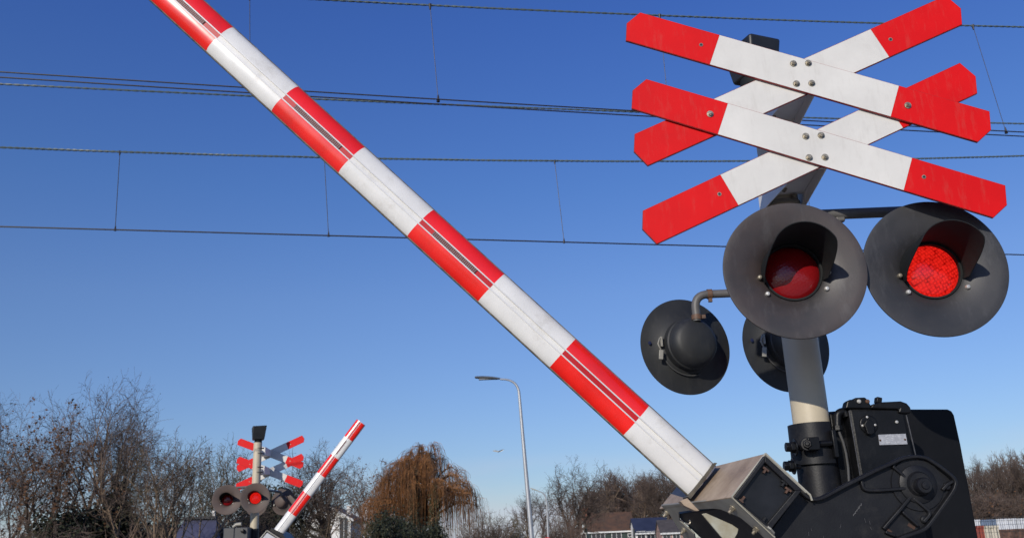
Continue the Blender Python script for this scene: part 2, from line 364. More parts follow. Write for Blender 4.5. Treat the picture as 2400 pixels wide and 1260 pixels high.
def lamp(root, c, face, lit, facing_cam, md, screws=True, R0=.243):
    """round level crossing lamp: black backplate, lens, hood, rear housing"""
    c = Vector(c); a = Vector(face).normalized(); z = Vector((0, 0, 1)); x = z.cross(a)  # x: lamp's own right seen from behind
    rl = .098
    m = MB(); m.lathe(c, a, [(-.005, R0), (0, R0-.001), (.0005, R0-.004), (-.003, R0-.03), (-.008, R0*.74), (-.016, R0*.58), (-.030, rl+.014), (-.040, rl+.003), (-.046, rl), (-.060, rl), (-.060, rl+.02), (-.036, rl+.03), (-.022, R0*.6), (-.009, R0-.03), (-.005, R0)], 96)
    bp = m.build('lamp_backplate', md, root)
    m = MB(); m.lathe(c, a, [(-.052, rl-.002), (-.046, rl*.93), (-.034, rl*.7), (-.027, rl*.4), (-.024, 0)], 64); m.build('lens', m_lit if lit else m_dim, bp, angle=60, origin=c)
    m = MB(); m.lathe(c, a, [(-.038, rl+.005), (-.032, rl+.003), (-.032, rl-.003), (-.052, rl-.003)], 64); m.build('lens_ring', m_hood, bp)
    # hood: upper three fifths of a tube whose front edge sweeps back to the disc
    m = MB(); N = 48; A0 = R(110); vs = []; fs = []; steps = 8
    for t_ in range(2):
        for i in range(N+1):
            th = -A0+2*A0*i/N; q = min(1, (A0-abs(th))/R(50)); dep = .045+.165*(q*q*(3-2*q))**.8
            for s_ in range(steps+1):
                f = s_/steps; rr_ = rl+.009+.006*f*f - (.0028 if t_ else 0)
                vs.append(c + a*(-.040+dep*f) + (z*math.cos(th)+x*math.sin(th))*rr_)
    K = (N+1)*(steps+1)
    for t_ in range(2):
        for i in range(N):
            for s_ in range(steps):
                p = t_*K+i*(steps+1)+s_; fs.append((p, p+1, p+steps+2, p+steps+1))
    for i in range(N):
        p = i*(steps+1)+steps; fs.append((p, p+K, p+K+steps+1, p+steps+1))
    for i in (0, N):
        for s_ in range(steps):
            p = i*(steps+1)+s_; fs.append((p, p+1, p+1+K, p+K))
    m.add(vs, fs); m.build('hood', m_hood, bp, angle=50)
    if screws:
        for th in (-128, 124, -98, 96):
            r_ = rl+.026 if abs(th) > 110 else rl+.020
            m = MB(); p = c+a*(-.018)+(z*math.cos(R(th))+x*math.sin(R(th)))*r_
            m.lathe(p, a, [(-.006, .0085), (.002, .0085), (.006, .006), (.007, 0)], 12); m.build('screw', m_screw if abs(th) > 110 else m_bolt, bp)
    # rear housing
    m = MB(); m.lathe(c, -a, [(.026, .150), (.028, .146), (.034, .132), (.070, .129), (.076, .123), (.105, .119), (.128, .106), (.140, .088), (.147, .045), (.149, 0)], 56)
    h = m.build('lamp_housing', md, bp, angle=28)
    if not facing_cam:
        # toggle, padlock, small cable gland hole
        s = x*(.158)
        m = MB(); m.box(c-a*.038+s*.93+z*.012, .012, .03, .05); m.tube([c-a*.05+s+z*.03, c-a*.05+s*1.08+z*.0, c-a*.05+s+z*-.03], .005, 8); m.build('latch', m_galv, h, bevel=.002)
        m = MB(); m.box(c-a*.055+s*1.02-z*.055, .022, .012, .048, Matrix.Rotation(R(8), 3, 'Y')); m.build('padlock', m_galv, h, bevel=.003)
        m = MB(); m.lathe(c-a*.024+s*1.28+z*.01, -a, [(0, .009), (.001, 0)], 14); m.build('cable_hole', mat('blue_cap', (.01, .015, .06), .5), h)
        m = MB(); m.tube([c-a*.032+z*math.cos(t)*.152+x*math.sin(t)*.152 for t in [R(d) for d in range(95, 200, 8)]], .0035, 6); m.build('wire_clip', m_cable, h)
    return bp

def pipe_elbow(root, pts, r, collars, name='lamp_arm', mt=None):
    m = MB(); m.tube(pts, r, 16)
    o = m.build(name, mt or m_tube, root)
    for (p, d) in collars:
        b = MB(); b.tube([Vector(p)-Vector(d)*.012, Vector(p)+Vector(d)*.012], r*1.22, 14); b.box(Vector(p)+Vector((0.0, -.006, 0))+Vector((d[2], 0, -abs(d[0])))*r*1.6, .018, .016, .018)
        b.build('pipe_clamp', mat('rusty_clamp', (.07, .05, .04), .6, col2=(.15, .075, .04), scale=90), o)
    return o
def arc(p0, p1, p2, n=8):
    p0, p1, p2 = Vector(p0), Vector(p1), Vector(p2)
    return [p0.lerp(p1, t).lerp(p1.lerp(p2, t), t) for t in [i/n for i in range(n+1)]]

def bell(root, x, y, z, turn, k=1.0):
    """black trapezoid bell box on the mast top"""
    c = Vector((x, y, z)); M = Matrix.Rotation(turn, 3, 'Z')
    lo = [(-.085, -.085), (.085, -.085), (.085, .085), (-.085, .085)]; hi = [(-.10, -.12), (.115, -.10), (.115, .10), (-.10, .12)]
    vs = [c+M @ Vector((a, b, -.10))*k for a, b in lo]+[c+M @ Vector((a, b*1.05, .10+(.015 if a > 0 else 0)))*k for a, b in hi]
    m = MB(); m.add(vs, [(3, 2, 1, 0), (4, 5, 6, 7), (0, 1, 5, 4), (1, 2, 6, 5), (2, 3, 7, 6), (3, 0, 4, 7)])
    b = m.build('bell_box', mat('bell_plastic', (.018, .019, .020), .45, var=.2, scale=9), root, bevel=.012)
    m = MB(); m.tube([c-Vector((0, 0, .17)), c-Vector((0, 0, .098*k))], .066, 20); m.build('bell_neck', m_hood, b)

# foreground signal: mast axis at X 1.11, Y 3.45
PY = 3.42; PX = P(1885, 870, PY).x
sig = empty('crossing_signal', (PX, PY, 0), 'large level crossing signal close to the camera with two pairs of crossed boards', 'crossing signal', 'level crossing signals')
m = MB(); m.tube([(PX, PY, 0), (PX, PY, P(1766, 150, PY).z-.12)], .0672, 40); m.build('mast', m_pole, sig)
CEN = [(1.0777, 1.5881, -.3872), (1.0685, 1.5812, .3903), (1.0717, 1.2946, .4012), (1.0768, 1.3087, -.3895)]
def bolts_on(px, k, yb, al):                 # photo points -> board coordinates
    ax = Vector((math.cos(BY), -math.sin(BY), 0)); n = Vector((-math.sin(BY), -math.cos(BY), 0)); z = Vector((0, 0, 1))
    e = ax*math.cos(al)+z*math.sin(al); g = -ax*math.sin(al)+z*math.cos(al); c = Vector((CEN[k][0], yb, CZ+CEN[k][1]))
    return [((hitp(a, b, c, n)-c).dot(e), (hitp(a, b, c, n)-c).dot(g)) for a, b in px]
YF, YB = 2.9, 2.912
for k, (bl, hl) in {1: ([], [(2087, 93)]), 2: ([], [(1686, 455)])}.items():
    board(sig, CEN[k][0], CZ+CEN[k][1], CEN[k][2], YB, bolts_on(bl, k, YB, CEN[k][2]), bolts_on(hl, k, YB, CEN[k][2]))
for k, (bl, hl) in {0: ([(1859, 150), (1894, 149), (1866, 197), (1902, 196), (2127, 248)], [(1643, 106)]), 3: ([(1888, 320), (1924, 318), (1896, 370), (1933, 369), (1664, 268)], [(2165, 415)])}.items():
    board(sig, CEN[k][0], CZ+CEN[k][1], CEN[k][2], YF-.001, bolts_on(bl, k, YF, CEN[k][2]), bolts_on(hl, k, YF, CEN[k][2]))

def sign_bracket(root, sx, sy, z, px, py, s):
    """folded white channel that carries the boards away from the mast; s=+1 boards towards camera"""
    y0 = sy + .014*s; y1 = py - .06*s
    m = MB()
    for dx in (-.078, .078):                 # two cheek plates, deeper at the mast
        m.prism([(sx+dx-.0015, y0, z+.055), (sx+dx-.0015, y0, z-.055), (px+dx-.0015, y1, z-.075), (px+dx-.0015, y1, z+.075)], (.003, 0, 0))
    m.prism([(sx-.0765, y0, z-.053), (sx+.0765, y0, z-.053), (px+.0765, y1, z-.073), (px-.0765, y1, z-.073)], (0, 0, .003))
    m.prism([(sx-.0765, y0, z-.055), (sx+.0765, y0, z-.055), (sx+.0765, y0, z+.055), (sx-.0765, y0, z+.055)], (0, .003*s, 0))
    o = m.build('sign_bracket', m_bracket, root, smooth=False)
    m = MB()
    for k in (-.045, .045):
        m = MB(); m.tube([(px, py, z+k-.006), (px, py, z+k+.006)], .0725, 32); m.build('strap', m_cable, o)
    m = MB(); m.hexbolt((sx+.055, y0+.05*s, z-.054), (0, 0, -1), .008, .009); m.build('bolt', m_bolt, o)
def front_bracket(z, zs):
    # cheeks run down and back from the boards to the mast
    m = MB(); y0, y1 = 2.922, PY-.06
    for s in (-1, 1):
        xa, xb = 1.07+s*.045, PX+s*.078
        m.prism([(xa, y0, zs+.06), (xa, y0, zs-.07), (xb, y1, z-.075), (xb, y1+.10, z-.075), (xb, y1+.10, z+.07)], (.004, 0, 0))
    m.prism([(1.07-.045, y0+.02, zs-.035), (1.07+.045, y0+.02, zs-.035), (PX+.074, y1, z-.03), (PX-.074, y1, z-.03)], (0, 0, .004))
    m.prism([(1.02, y0-.0018, zs-.07), (1.12, y0-.0018, zs-.07), (1.12, y0-.0018, zs+.07), (1.02, y0-.0018, zs+.07)], (0, .005, 0))
    o = m.build('sign_bracket', m_bracket, sig, smooth=False, bevel=.0015)
    m = MB()
    for k in (-.055, .055):
        m = MB(); m.tube([(PX, PY, z+k-.007), (PX, PY, z+k+.007)], .0735, 32); m.build('strap', m_galv, o)
    for dx, dy in ((.03, -.02), (-.03, -.09)):
        m = MB(); m.hexbolt((PX+dx, y1+dy, z-.04), (0, 0, -1), .009, .01); m.build('bolt', m_bolt, o)
front_bracket(CZ+1.34, CZ+1.30)
front_bracket(CZ+1.66, CZ+1.59)
bc = P(1766, 150, PY); bell(sig, bc.x, PY, bc.z, R(22), .80)

D1 = P(1863, 631, 2.95); D2 = P(2193, 627, 2.965)
lamp(sig, D1, (-.05, -1, 0), False, True, m_disc)
lamp(sig, D2, (-.05, -1, 0), True, True, m_discg)
R1 = P(1606, 812, 4.42); R2 = P(1842, 806, 4.42)
lamp(sig, R1, (-.29, 1, 0), False, False, m_discb, screws=False)
lamp(sig, R2, (-.29, 1, 0), True, False, m_discb, screws=False)
# arms: right arm from the mast to the second lamp, rear arm to the two rear lamps
ya = 3.13
a0 = P(1885, 505, ya); zt = a0.z; xe = P(2165, 502, ya).x
pipe_elbow(sig, [(D1.x-.02, ya, zt), (xe-.05, ya, zt)] + arc((xe-.05, ya, zt), (xe, ya, zt), (xe, ya, zt-.05)) + [(xe, ya, D2.z+.08)], .0195, [])
pipe_elbow(sig, [(PX, PY-.05, zt), (PX, ya+.01, zt)], .0195, [])
pipe_elbow(sig, [(D1.x, ya, zt), (D1.x, ya-.03, D1.z+.08)], .0195, [])
m = MB(); m.box(P(1968, 514, ya), .035, .024, .022); m.build('arm_gusset', m_tube, sig, bevel=.006)
yr = 4.30
zc = P(1660, 689, yr).z
dn = Vector((P(1632, 738, yr).x, yr, R1.z+.10))
pipe_elbow(sig, [Vector((R2.x+.03, yr, zc)), Vector((dn.x+.07, yr, zc))] + arc((dn.x+.07, yr, zc), (dn.x, yr, zc), (dn.x, yr, zc-.07)) + [dn], .0205,
           [((dn.x+.075, yr, zc), (1, 0, 0)), ((dn.x, yr, zc-.115), (0, 0, 1))])
pipe_elbow(sig, [(PX, PY+.05, zc), (PX, yr, zc)], .0205, [])
pipe_elbow(sig, [(R2.x+.03, yr, zc), (R2.x+.03, yr, R2.z+.10)], .0205, [])
# socket and clamps at the foot of the mast
zs = P(1903, 1014, PY-.07).z
m = MB(); m.tube([(PX, PY, 0), (PX, PY, zs-.02), (PX, PY, zs)], [.075, .075, .0735], 40); sk = m.build('mast_socket', m_cast, sig)
def cyl(mb, a, b, r, n=12): mb.tube([a, b], r, n)
m = MB(); m.lathe((PX, PY, P(1880, 1087, PY-.08).z), (0, 0, 1), [(0, .077), (0, .090), (.150, .088), (.150, .075)], 40, (R(150), R(300))); m.build('clamp_shell', m_cast, sk)
m = MB()
m.box(P(1903, 1040, PY-.11), .042, .05, .046); m.box(P(1952, 1040, PY-.08), .016, .06, .10)
cyl(m, P(1905, 1040, PY-.10), P(1950, 1037, PY-.10), .011, 14); m.hexbolt(P(1892, 1040, PY-.12), (-.3, -1, 0), .017, .018)
m.build('clamp_block', m_blk, sk, bevel=.003)
for px, py in ((1849, 1047), (1845, 1091)):
    m = MB(); cyl(m, P(px-6, py, PY-.08), P(px+30, py+2, PY-.06), .010); m.hexbolt(P(px+16, py, PY-.08), (-1, 0, 0), .021, .020); cyl(m, P(px-8, py, PY-.08), P(px+6, py, PY-.08), .017, 8)
    m.build('clamp_bolt', m_blk, sk, bevel=.0015)

# ------------------------------------------------------------------ barrier: boom
bar = empty('barrier_machine', (1.35, 3.7, 0), 'large black barrier machine close to the camera holding a raised red and white boom', 'level crossing barrier', 'level crossing barriers')
def make_boom(root, base, top, segs, hw, depth, leds, up, mw=m_boomw, mr_=m_boomr, tip=False):
    """base, top: centre line; segs: list of (s0, s1, 'r'/'w'); profile is a rounded extrusion with a centre channel"""
    base, top = Vector(base), Vector(top); b = (top-base).normalized(); n = Vector((0, -1, 0)); n = (n-b*n.dot(b)).normalized(); w = n.cross(b)*up
    def prof(v):                             # v in -1..1 across -> outward offset
        return depth*math.sqrt(max(0, 1-(abs(v)**2.4)*.96))
    def strip(v0, v1, k, inset=0):
        return [(v0+(v1-v0)*i/k, prof(v0+(v1-v0)*i/k)-inset) for i in range(k+1)]
    ch = .16
    m = MB()
    for (s0, s1, c) in segs:
        for side in (-1, 1):                 # two curved cheeks front, same at the back
            for dirn in (1, -1):
                pr = strip(ch*side, .985*side, 12)
                m.cur = {'w': 0, 'r': 1}[c]
                vs = []
                for s in (s0, s1):
                    for v, o in pr: vs.append(base+b*s+w*hw*v+n*o*dirn)
                K = len(pr)
                m.add(vs, [(i, i+1, K+i+1, K+i) for i in range(K-1)])
        for dirn in (1, -1):
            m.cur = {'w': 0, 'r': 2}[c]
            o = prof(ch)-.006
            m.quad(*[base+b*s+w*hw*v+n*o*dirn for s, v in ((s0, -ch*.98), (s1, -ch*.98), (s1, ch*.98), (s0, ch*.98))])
    S0, S1 = segs[0][0], segs[-1][1]
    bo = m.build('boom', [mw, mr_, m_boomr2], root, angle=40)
    m = MB()
    for dirn in (1, -1):
        for v in (-ch, ch):                  # channel lips
            o = prof(ch)
            m.prism([base+b*S0+w*hw*(v-.030)+n*(o-.007)*dirn, base+b*S0+w*hw*(v+.030)+n*(o-.007)*dirn, base+b*S0+w*hw*(v+.030)+n*(o+.003)*dirn, base+b*S0+w*hw*(v-.030)+n*(o+.003)*dirn], b*(S1-S0))
    m.build('channel_lip', mat('lip_white', (.66, .66, .66), .3, var=.05), bo, smooth=False)
    m = MB()
    for side in (-1, 1):
        m.prism([base+b*S0+w*hw*(.975*side)+n*d for d in (-depth*.30, depth*.30)]+[base+b*S0+w*hw*(1.03*side)+n*d for d in (depth*.22, -depth*.22)], b*(S1-S0))
    m.build('edge_trim', m_edge if not tip else m_alu, bo, smooth=False)
    for s in (S0+.0005, S1-.0005):
        m = MB(); ring = [(v/20, prof(v/20)-.004) for v in range(-19, 20)]
        pts = [base+b*s+w*hw*v+n*o for v, o in ring]+[base+b*s+w*hw*v-n*o for v, o in reversed(ring)]
        m.prism(pts, b*.003); m.build('end_cap', m_alu if tip else m_khaki, bo, smooth=False)
    for (s0, s1) in leds:
        m = MB(); o = prof(ch)-.003
        m.prism([base+b*s0+w*hw*(-ch*.80)+n*(o-.004), base+b*s0+w*hw*(ch*.80)+n*(o-.004), base+b*s0+w*hw*(ch*.80)+n*o, base+b*s0+w*hw*(-ch*.80)+n*o], b*(s1-s0))
        m.cur = 1; k = int((s1-s0)/.0075)
        for i in range(k):
            for v in (-.085, -.028, .028, .085):
                c = base+b*(s0+(s1-s0)*(i+.5)/k)+w*hw*v+n*o
                m.lathe(c, n, [(0, .0016), (.0018, .0012), (.0022, 0)], 6)
        m.build('light_strip', [mat('led_board', (.13, .035, .035), .5, col2=(.08, .03, .03), scale=60), mat('led_dot', (.65, .40, .38), .3)], bo, smooth=False)
    return bo, base, b, w, n
B0 = P(1641, 1123, 3.32); B7 = P(510, 89, 3.12)
bdir = (B7-B0).normalized()
def s_at(px, py):                            # distance along the boom of a photo point
    nn = Vector((0, -1, 0)); nn = (nn-bdir*nn.dot(bdir)).normalized(); h = hitp(px, py, B0+nn*.03, nn); return (h-B0).dot(bdir)
tr = [s_at(*p) for p in ((1492, 985), (1318, 827), (1150, 673), (510, 89))]
st = (tr[3]-tr[2])/4
edges = [-.01, tr[0], tr[1], tr[2]]+[tr[2]+st*(i+1) for i in range(11)]
cols = ['w', 'r', 'w', 'r', 'w', 'r', 'w', 'r']*2
segs = [(edges[i], edges[i+1], cols[i]) for i in range(len(edges)-1)]
L0, L1 = s_at(1116, 636), s_at(1016, 545)
leds = [(L0, L1), (tr[2]+2*st+.06, tr[2]+3*st-.06), (s_at(478, 55), s_at(478, 55)+.22)]
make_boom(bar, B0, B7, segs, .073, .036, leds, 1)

# ------------------------------------------------------------------ barrier: yoke that holds the boom
TH = R(10); tv = Vector((math.cos(TH), math.sin(TH), 0)); dv = Vector((-math.sin(TH), math.cos(TH), 0)); Z = Vector((0, 0, 1))
ba = math.atan2(B7.z-B0.z, math.hypot(B7.x-B0.x, B7.y-B0.y)); bv = -tv*math.cos(ba)+Z*math.sin(ba); wv = tv*math.sin(ba)+Z*math.cos(ba)
N0 = P(1715, 1163.5, 2.93)
def project(p):
    d = Vector(p)-Vector((0, 0, CZ)); w_ = d.dot(cf); return 1200+FPX*d.dot(cr)/w_, 630-FPX*d.dot(cu)/w_
Ld = .1
while project(N0+dv*Ld)[0] > 1546 and Ld < 1: Ld += .005
Wd = .1
while project(N0+wv*Wd)[1] > 1062 and Wd < .4: Wd += .002
def onp(px, py, off=0): return hitp(px, py, N0+wv*off, wv)
# top plate (faces up-left) with a cut-out in the fold, and side plate with scallops
m = MB()
m.prism([N0, N0+wv*Wd, N0+wv*Wd+dv*Ld, N0+dv*Ld], -bv*.006)
yk = m.build('yoke_plate', m_khaki, bar, smooth=False, bevel=.0015)
side = [(1715, 1163.5), (1762, 1204), (1790, 1228), (1806, 1240), (1814, 1250), (1812, 1290), (1800, 1290), (1797, 1266), (1780, 1249), (1735, 1212), (1689, 1193), (1672, 1191), (1633, 1193), (1612, 1196), (1590, 1199), (1592, 1219), (1627, 1251), (1634, 1290), (1612, 1290), (1600, 1255), (1590, 1238), (1570, 1206), (1546, 1181)]
m = MB(); m.prism([onp(*p)-bv*.0062 if i in (0, 22) else onp(*p) for i, p in enumerate(side)], wv*.006)
m.build('yoke_flange', m_galv, bar, smooth=False, bevel=.0012)  # same folded sheet as the top plate; its weaker sunlight is in the greyer colour
for q in ((1718, 1189), (1773, 1238), (1563, 1200), (1604, 1240)):
    m = MB(); p = onp(*q); m.hexbolt(p, -wv, .0085, .012); cyl(m, p, p-wv*.022, .0055, 10); m.build('yoke_bolt', m_bolt, yk)
# opposite flange
m = MB(); m.prism([N0+wv*Wd-bv*.0062, N0+wv*Wd-bv*.175, N0+wv*Wd-bv*.175+dv*.12, N0+wv*Wd-bv*.08+dv*.2, N0+wv*Wd-bv*.08+dv*(Ld-.1), N0+wv*Wd-bv*.0062+dv*Ld], -wv*.006)
m.build('yoke_flange', m_galv, bar, smooth=False)
# pale lip that frames the near end
m = MB(); E1 = N0+wv*Wd
m.tube([E1+dv*.001, E1-bv*.19+dv*.001, E1-bv*.205+wv*-.01], .0036, 6); m.tube([E1, N0], .003, 6); m.tube([N0, N0-bv*.18], .003, 6)
m.build('yoke_lip', mat('pale_edge', (.46, .44, .36), .5, metal=.2), yk)
# boom saddle clip beneath the boom
m = MB()
m.prism([P(1594, 1173, 3.2), P(1611, 1166, 3.2), P(1640, 1196, 3.2), P(1629, 1196, 3.2), P(1604, 1184, 3.2)], (0, .05, 0))
m.build('saddle_clip', m_khaki, yk, smooth=False, bevel=.002)
m = MB(); q = B0
m.prism([P(1612, 1163, 3.262), P(1675, 1083, 3.262), P(1681, 1084, 3.262), P(1619, 1168, 3.262)], (0, .11, 0)); m.build('boom_collar', mat('dirty_collar', (.10, .085, .06), .6, var=.3, scale=30), yk, smooth=False)
# tongue: the bare foot of the boom inside the yoke
m = MB(); yt = 3.02
m.prism([P(1645, 1203, yt), P(1655, 1201, yt), P(1716, 1228, yt), P(1731, 1238, yt), P(1729, 1248, yt), P(1718, 1268, yt), P(1700, 1268, yt)], (0, .012, 0))
m.build('boom_foot', mat('pale_galvanised', (.40, .40, .33), .5, metal=.2, col2=(.28, .24, .15), scale=12), bar, smooth=False, bevel=.002)
m = MB(); m.prism([N0+wv*.012-bv*.05+dv*.09, N0+wv*(Wd-.012)-bv*.05+dv*.09, N0+wv*(Wd-.012)-bv*.45+dv*.09, N0+wv*.012-bv*.45+dv*.09], dv*(Ld-.15))
m.build('dark_interior', m_blk, bar, smooth=False, bevel=.003)  # black block put in for the deep shade inside the yoke
for q in ((1612, 1222),):
    m = MB(); m.tube([P(q[0]+6*math.cos(t/4), q[1]+5*math.sin(t/4), 3.02) for t in range(-4, 12)], .0025, 8); m.build('hook', m_bolt, bar)
# square end: raised frame, recessed dark cover, spring clips
ye = 2.925
sq_o = [(1792, 1067), (1880, 1147), (1806, 1241), (1719, 1165)]
sq_i = [(1793, 1082), (1864, 1149), (1798, 1227), (1729, 1168)]
PO = [P(a, b, ye) for a, b in sq_o]; PI_ = [P(a, b, ye) for a, b in sq_i]
m = MB()
for i in range(4):
    j = (i+1) % 4; m.prism([PO[i], PO[j], PI_[j], PI_[i]], (0, .035, 0))
m.build('end_frame', m_cast, bar, smooth=False, bevel=.002)
m = MB(); m.prism([P(a, b, ye+.02) for a, b in sq_i], (0, .01, 0)); ec = m.build('end_cover', mat('cover_black', (.008, .009, .012), .38, var=.25, scale=12, spec=.4), bar, smooth=False)
for (a, b, r_, mt) in ((1795, 1099, 40, m_rust), (1838, 1130, 42, m_cast), (1847, 1146, 40, m_rust), (1740, 1169, -48, m_rust), (1790, 1217, -48, m_cast)):
    m = MB(); M = Matrix.Rotation(R(r_), 3, 'Y'); m.box(P(a, b, ye+.012), .022, .012, .007, M); m.box(P(a-3, b+4, ye+.010), .006, .014, .016, M); m.build('spring_clip', mt, ec, bevel=.001)

# ------------------------------------------------------------------ barrier: crank arm casting
yc = 2.99
out = [(1877, 1146), (1886, 1157), (1898, 1166), (1914, 1170), (1934, 1164), (1977, 1140), (2017, 1120), (2057, 1100), (2091, 1085), (2117, 1073), (2146, 1068), (2171, 1071), (2200, 1089), (2234, 1115), (2243, 1129), (2238, 1148), (2180, 1229), (2166, 1241), (2103, 1263), (2040, 1300), (1960, 1330), (1860, 1330), (1804, 1246)]
m = MB(); m.prism([P(a, b, yc+.016) for a, b in out], (0, .022, 0)); ca = m.build('crank_arm', m_cast, bar, smooth=False, bevel=.003)
def ribs(mb, pts, wpx, y, h, sub=4):
    """raised rib following photo points, one smooth strip"""
    W = [P(a, b, y) for a, b in pts]; hw = wpx/2/FPX*3.0
    if len(W) > 3:                           # round the corners
        Q = [W[0]]
        for k in range(1, len(W)-1):
            a = W[k].lerp(W[k-1], .35); b = W[k].lerp(W[k+1], .35)
            Q += [a.lerp(W[k], t).lerp(W[k].lerp(b, t), t) for t in [q/sub for q in range(sub+1)]]
        W = Q+[W[-1]]
    n = len(W); vs = []
    for i, p in enumerate(W):
        d = (W[min(i+1, n-1)]-W[max(i-1, 0)]); d.y = 0; d.normalize(); s_ = Vector((-d.z, 0, d.x))
        vs += [p+s_*hw*.72, p-s_*hw*.72, p-s_*hw+Vector((0, h, 0)), p+s_*hw+Vector((0, h, 0))]
    fs = [(0, 1, 2, 3), tuple(4*(n-1)+k for k in (3, 2, 1, 0))]
    for i in range(n-1):
        for k in range(4): fs.append((4*i+k, 4*i+(k+1) % 4, 4*i+4+(k+1) % 4, 4*i+4+k))
    mb.add(vs, fs)
m = MB()
ribs(m, out[:20], 10, yc-.006, .0245)
m.build('rim_rib', m_cast, ca, bevel=.0025, angle=50)
for pts in ([(2021, 1126), (2026, 1147), (2060, 1148), (2126, 1143)], [(2094, 1091), (2112, 1107), (2130, 1124)], [(2138, 1160), (2112, 1192), (2072, 1238)], [(2117, 1198), (2135, 1214), (2154, 1231)],
            [(2142, 1166), (2163, 1183), (2180, 1197), (2181, 1206), (2166, 1222)], [(2077, 1245), (2100, 1254)], [(2210, 1147), (2222, 1134), (2236, 1126)]):
    m = MB(); ribs(m, pts, 9, yc, .0175); m.build('stiffening_rib', m_cast, ca, bevel=.002, angle=50)
hc = P(2154, 1133, yc)
m = MB(); m.lathe(hc+Vector((0, .017, 0)), (0, -1, 0), [(0, .062), (.012, .060), (.016, .052), (.018, .040), (.030, .034), (.030, 0)], 48); m.lathe(hc+Vector((0, .0165, 0)), (0, -1, 0), [(0, .085), (.006, .083), (.006, .06)], 48)
hb = m.build('hub', m_cast, ca)
m = MB(); h2 = P(2164, 1137, yc-.03); m.lathe(h2+Vector((0, .02, 0)), (0, -1, 0), [(0, .026), (.03, .025), (.034, .022), (.034, .012), (.040, .011), (.041, 0)], 32); m.build('shaft_end', m_cast, hb)
for q in ((2219, 1139), (2166, 1217)):
    m = MB(); p = P(*q, yc+.014); m.lathe(p, (0, -1, 0), [(0, .013), (.006, .012), (.009, .008), (.009, 0)], 20); m.build('cast_bolt', m_cast, ca)
random.seed(3)
m = MB()
for i in range(9):                           # chalky stamped digits, too worn to read
    q = P(2000+i*2.3, 1206-i*3.2, yc+.0155)
    m.box(q, .0016, .0006, .0055, Matrix.Rotation(R(30+random.uniform(-30, 30)), 3, 'Y'))
    if i % 2: m.box(q+Vector((.003, 0, .001)), .004, .0006, .0012, Matrix.Rotation(R(30), 3, 'Y'))
m.build('stamped_mark', mat('chalk_mark', (.13, .13, .13), .8), ca)
m = MB()
for i in range(7):
    a, b = random.uniform(1890, 2060), random.uniform(1180, 1255); p = P(a, b, yc+.0155); q = P(a+random.uniform(-3, 4), b+random.uniform(3, 12), yc+.0155); m.tube([p, q], .0005, 4)
m.build('scratch', m_mark, ca)
m = MB()
for a, b, w_, h_ in ((2080, 1240, .030, .008), (2136, 1232, .024, .010), (2179, 1217, .006, .014)):
    m.box(P(a, b, yc+.0153), w_, .0008, h_, Matrix.Rotation(R(35), 3, 'Y'))
m.build('rust_patch', mat('rust_stain', (.075, .035, .022), .8, col2=(.03, .018, .014), scale=70), ca)
# drive shaft between arm and cabinet
m = MB(); m.tube([hc+Vector((0, .03, 0)), Vector((hc.x, 3.6, hc.z))], .035, 24); m.build('drive_shaft', m_blk, bar)

# ------------------------------------------------------------------ barrier: cabinet and counterweight plate
yp = 3.62
m = MB()
pl = [(1938, 964), (1975, 961), (2100, 958), (2222, 958), (2231, 962), (2237, 972), (2252, 1040), (2295, 1270), (2320, 1420), (1960, 1420)]
m.prism([P(a, b, yp) for a, b in pl], (0, .16, 0)); m.build('counterweight', mat('plate_black', (.004, .0045, .006), .5, var=.15, scale=5, spec=.2, grime=.6, gcol=(.012, .012, .014), gscale=7, streak=(1, 1, .5)), bar, smooth=False, bevel=.006)
yd = 3.33
fc = [(1989, 957), (2088, 955), (2113, 957), (2121, 966), (2148, 1090), (2180, 1300), (2045, 1300), (2016, 1117)]
m = MB(); F_ = [P(a, b, yd) for a, b in fc]
m.prism(F_, (0, .27, 0)); cb = m.build('cabinet', m_blk, bar, smooth=False, bevel=.010)
for l_ in ([(1990, 962), (2017, 1120)], [(2124, 972), (2147, 1070)]):
    m = MB(); m.tube([P(l_[0][0], l_[0][1], yd-.002), P(l_[1][0], l_[1][1], yd-.002)], .0022, 6)
    m.build('edge_line', mat('grey_edge', (.085, .085, .09), .45, var=.3, scale=30), cb)  # thin paler lines along both edges of the cabinet front
lid = [(2040, 956), (2045, 946), (2070, 941), (2112, 939), (2126, 944), (2134, 953), (2138, 966), (2120, 968), (2106, 966), (2108, 958)]
m = MB(); m.prism([P(a, b, yd-.012) for a, b in lid], (0, .24, 0)); m.build('cabinet_lid', m_blk, cb, smooth=False, bevel=.008)
lug = [(1982, 956), (1986, 940), (1992, 935), (2001, 936), (2006, 931), (2028, 930), (2034, 936), (2040, 946), (2044, 956)]
m = MB(); m.prism([P(a, b, yd-.006) for a, b in lug], (0, .05, 0)); lg = m.build('lifting_lug', m_blk, cb, smooth=False, bevel=.004)
for a, b, mt in ((2013, 940, m_screw), (2033, 940, m_rust)):
    m = MB(); m.lathe(P(a, b, yd-.007), (0, -1, 0), [(0, .008), (.004, .0075), (.007, .004), (.007, 0)], 14); m.build('bolt', mt, lg)
m = MB(); m.box(P(2058, 938, yd+.03), .020, .03, .022, Matrix.Rotation(R(15), 3, 'Y')); m.build('hasp', m_blk, cb, bevel=.003)
m = MB(); k = [(2026, 992), (2031, 984), (2038, 982), (2045, 986), (2050, 995), (2050, 1014), (2042, 1018), (2034, 1016), (2030, 1004)]
m.lathe(P(2036, 994, yd-.001), (0, -1, 0), [(0, .034), (.004, .033), (.005, .028), (.005, 0)], 28)
m.prism([P(a, b, yd-.022) for a, b in k], (0, .020, 0)); lk = m.build('lock_cover', m_blk, cb, smooth=False, bevel=.003)
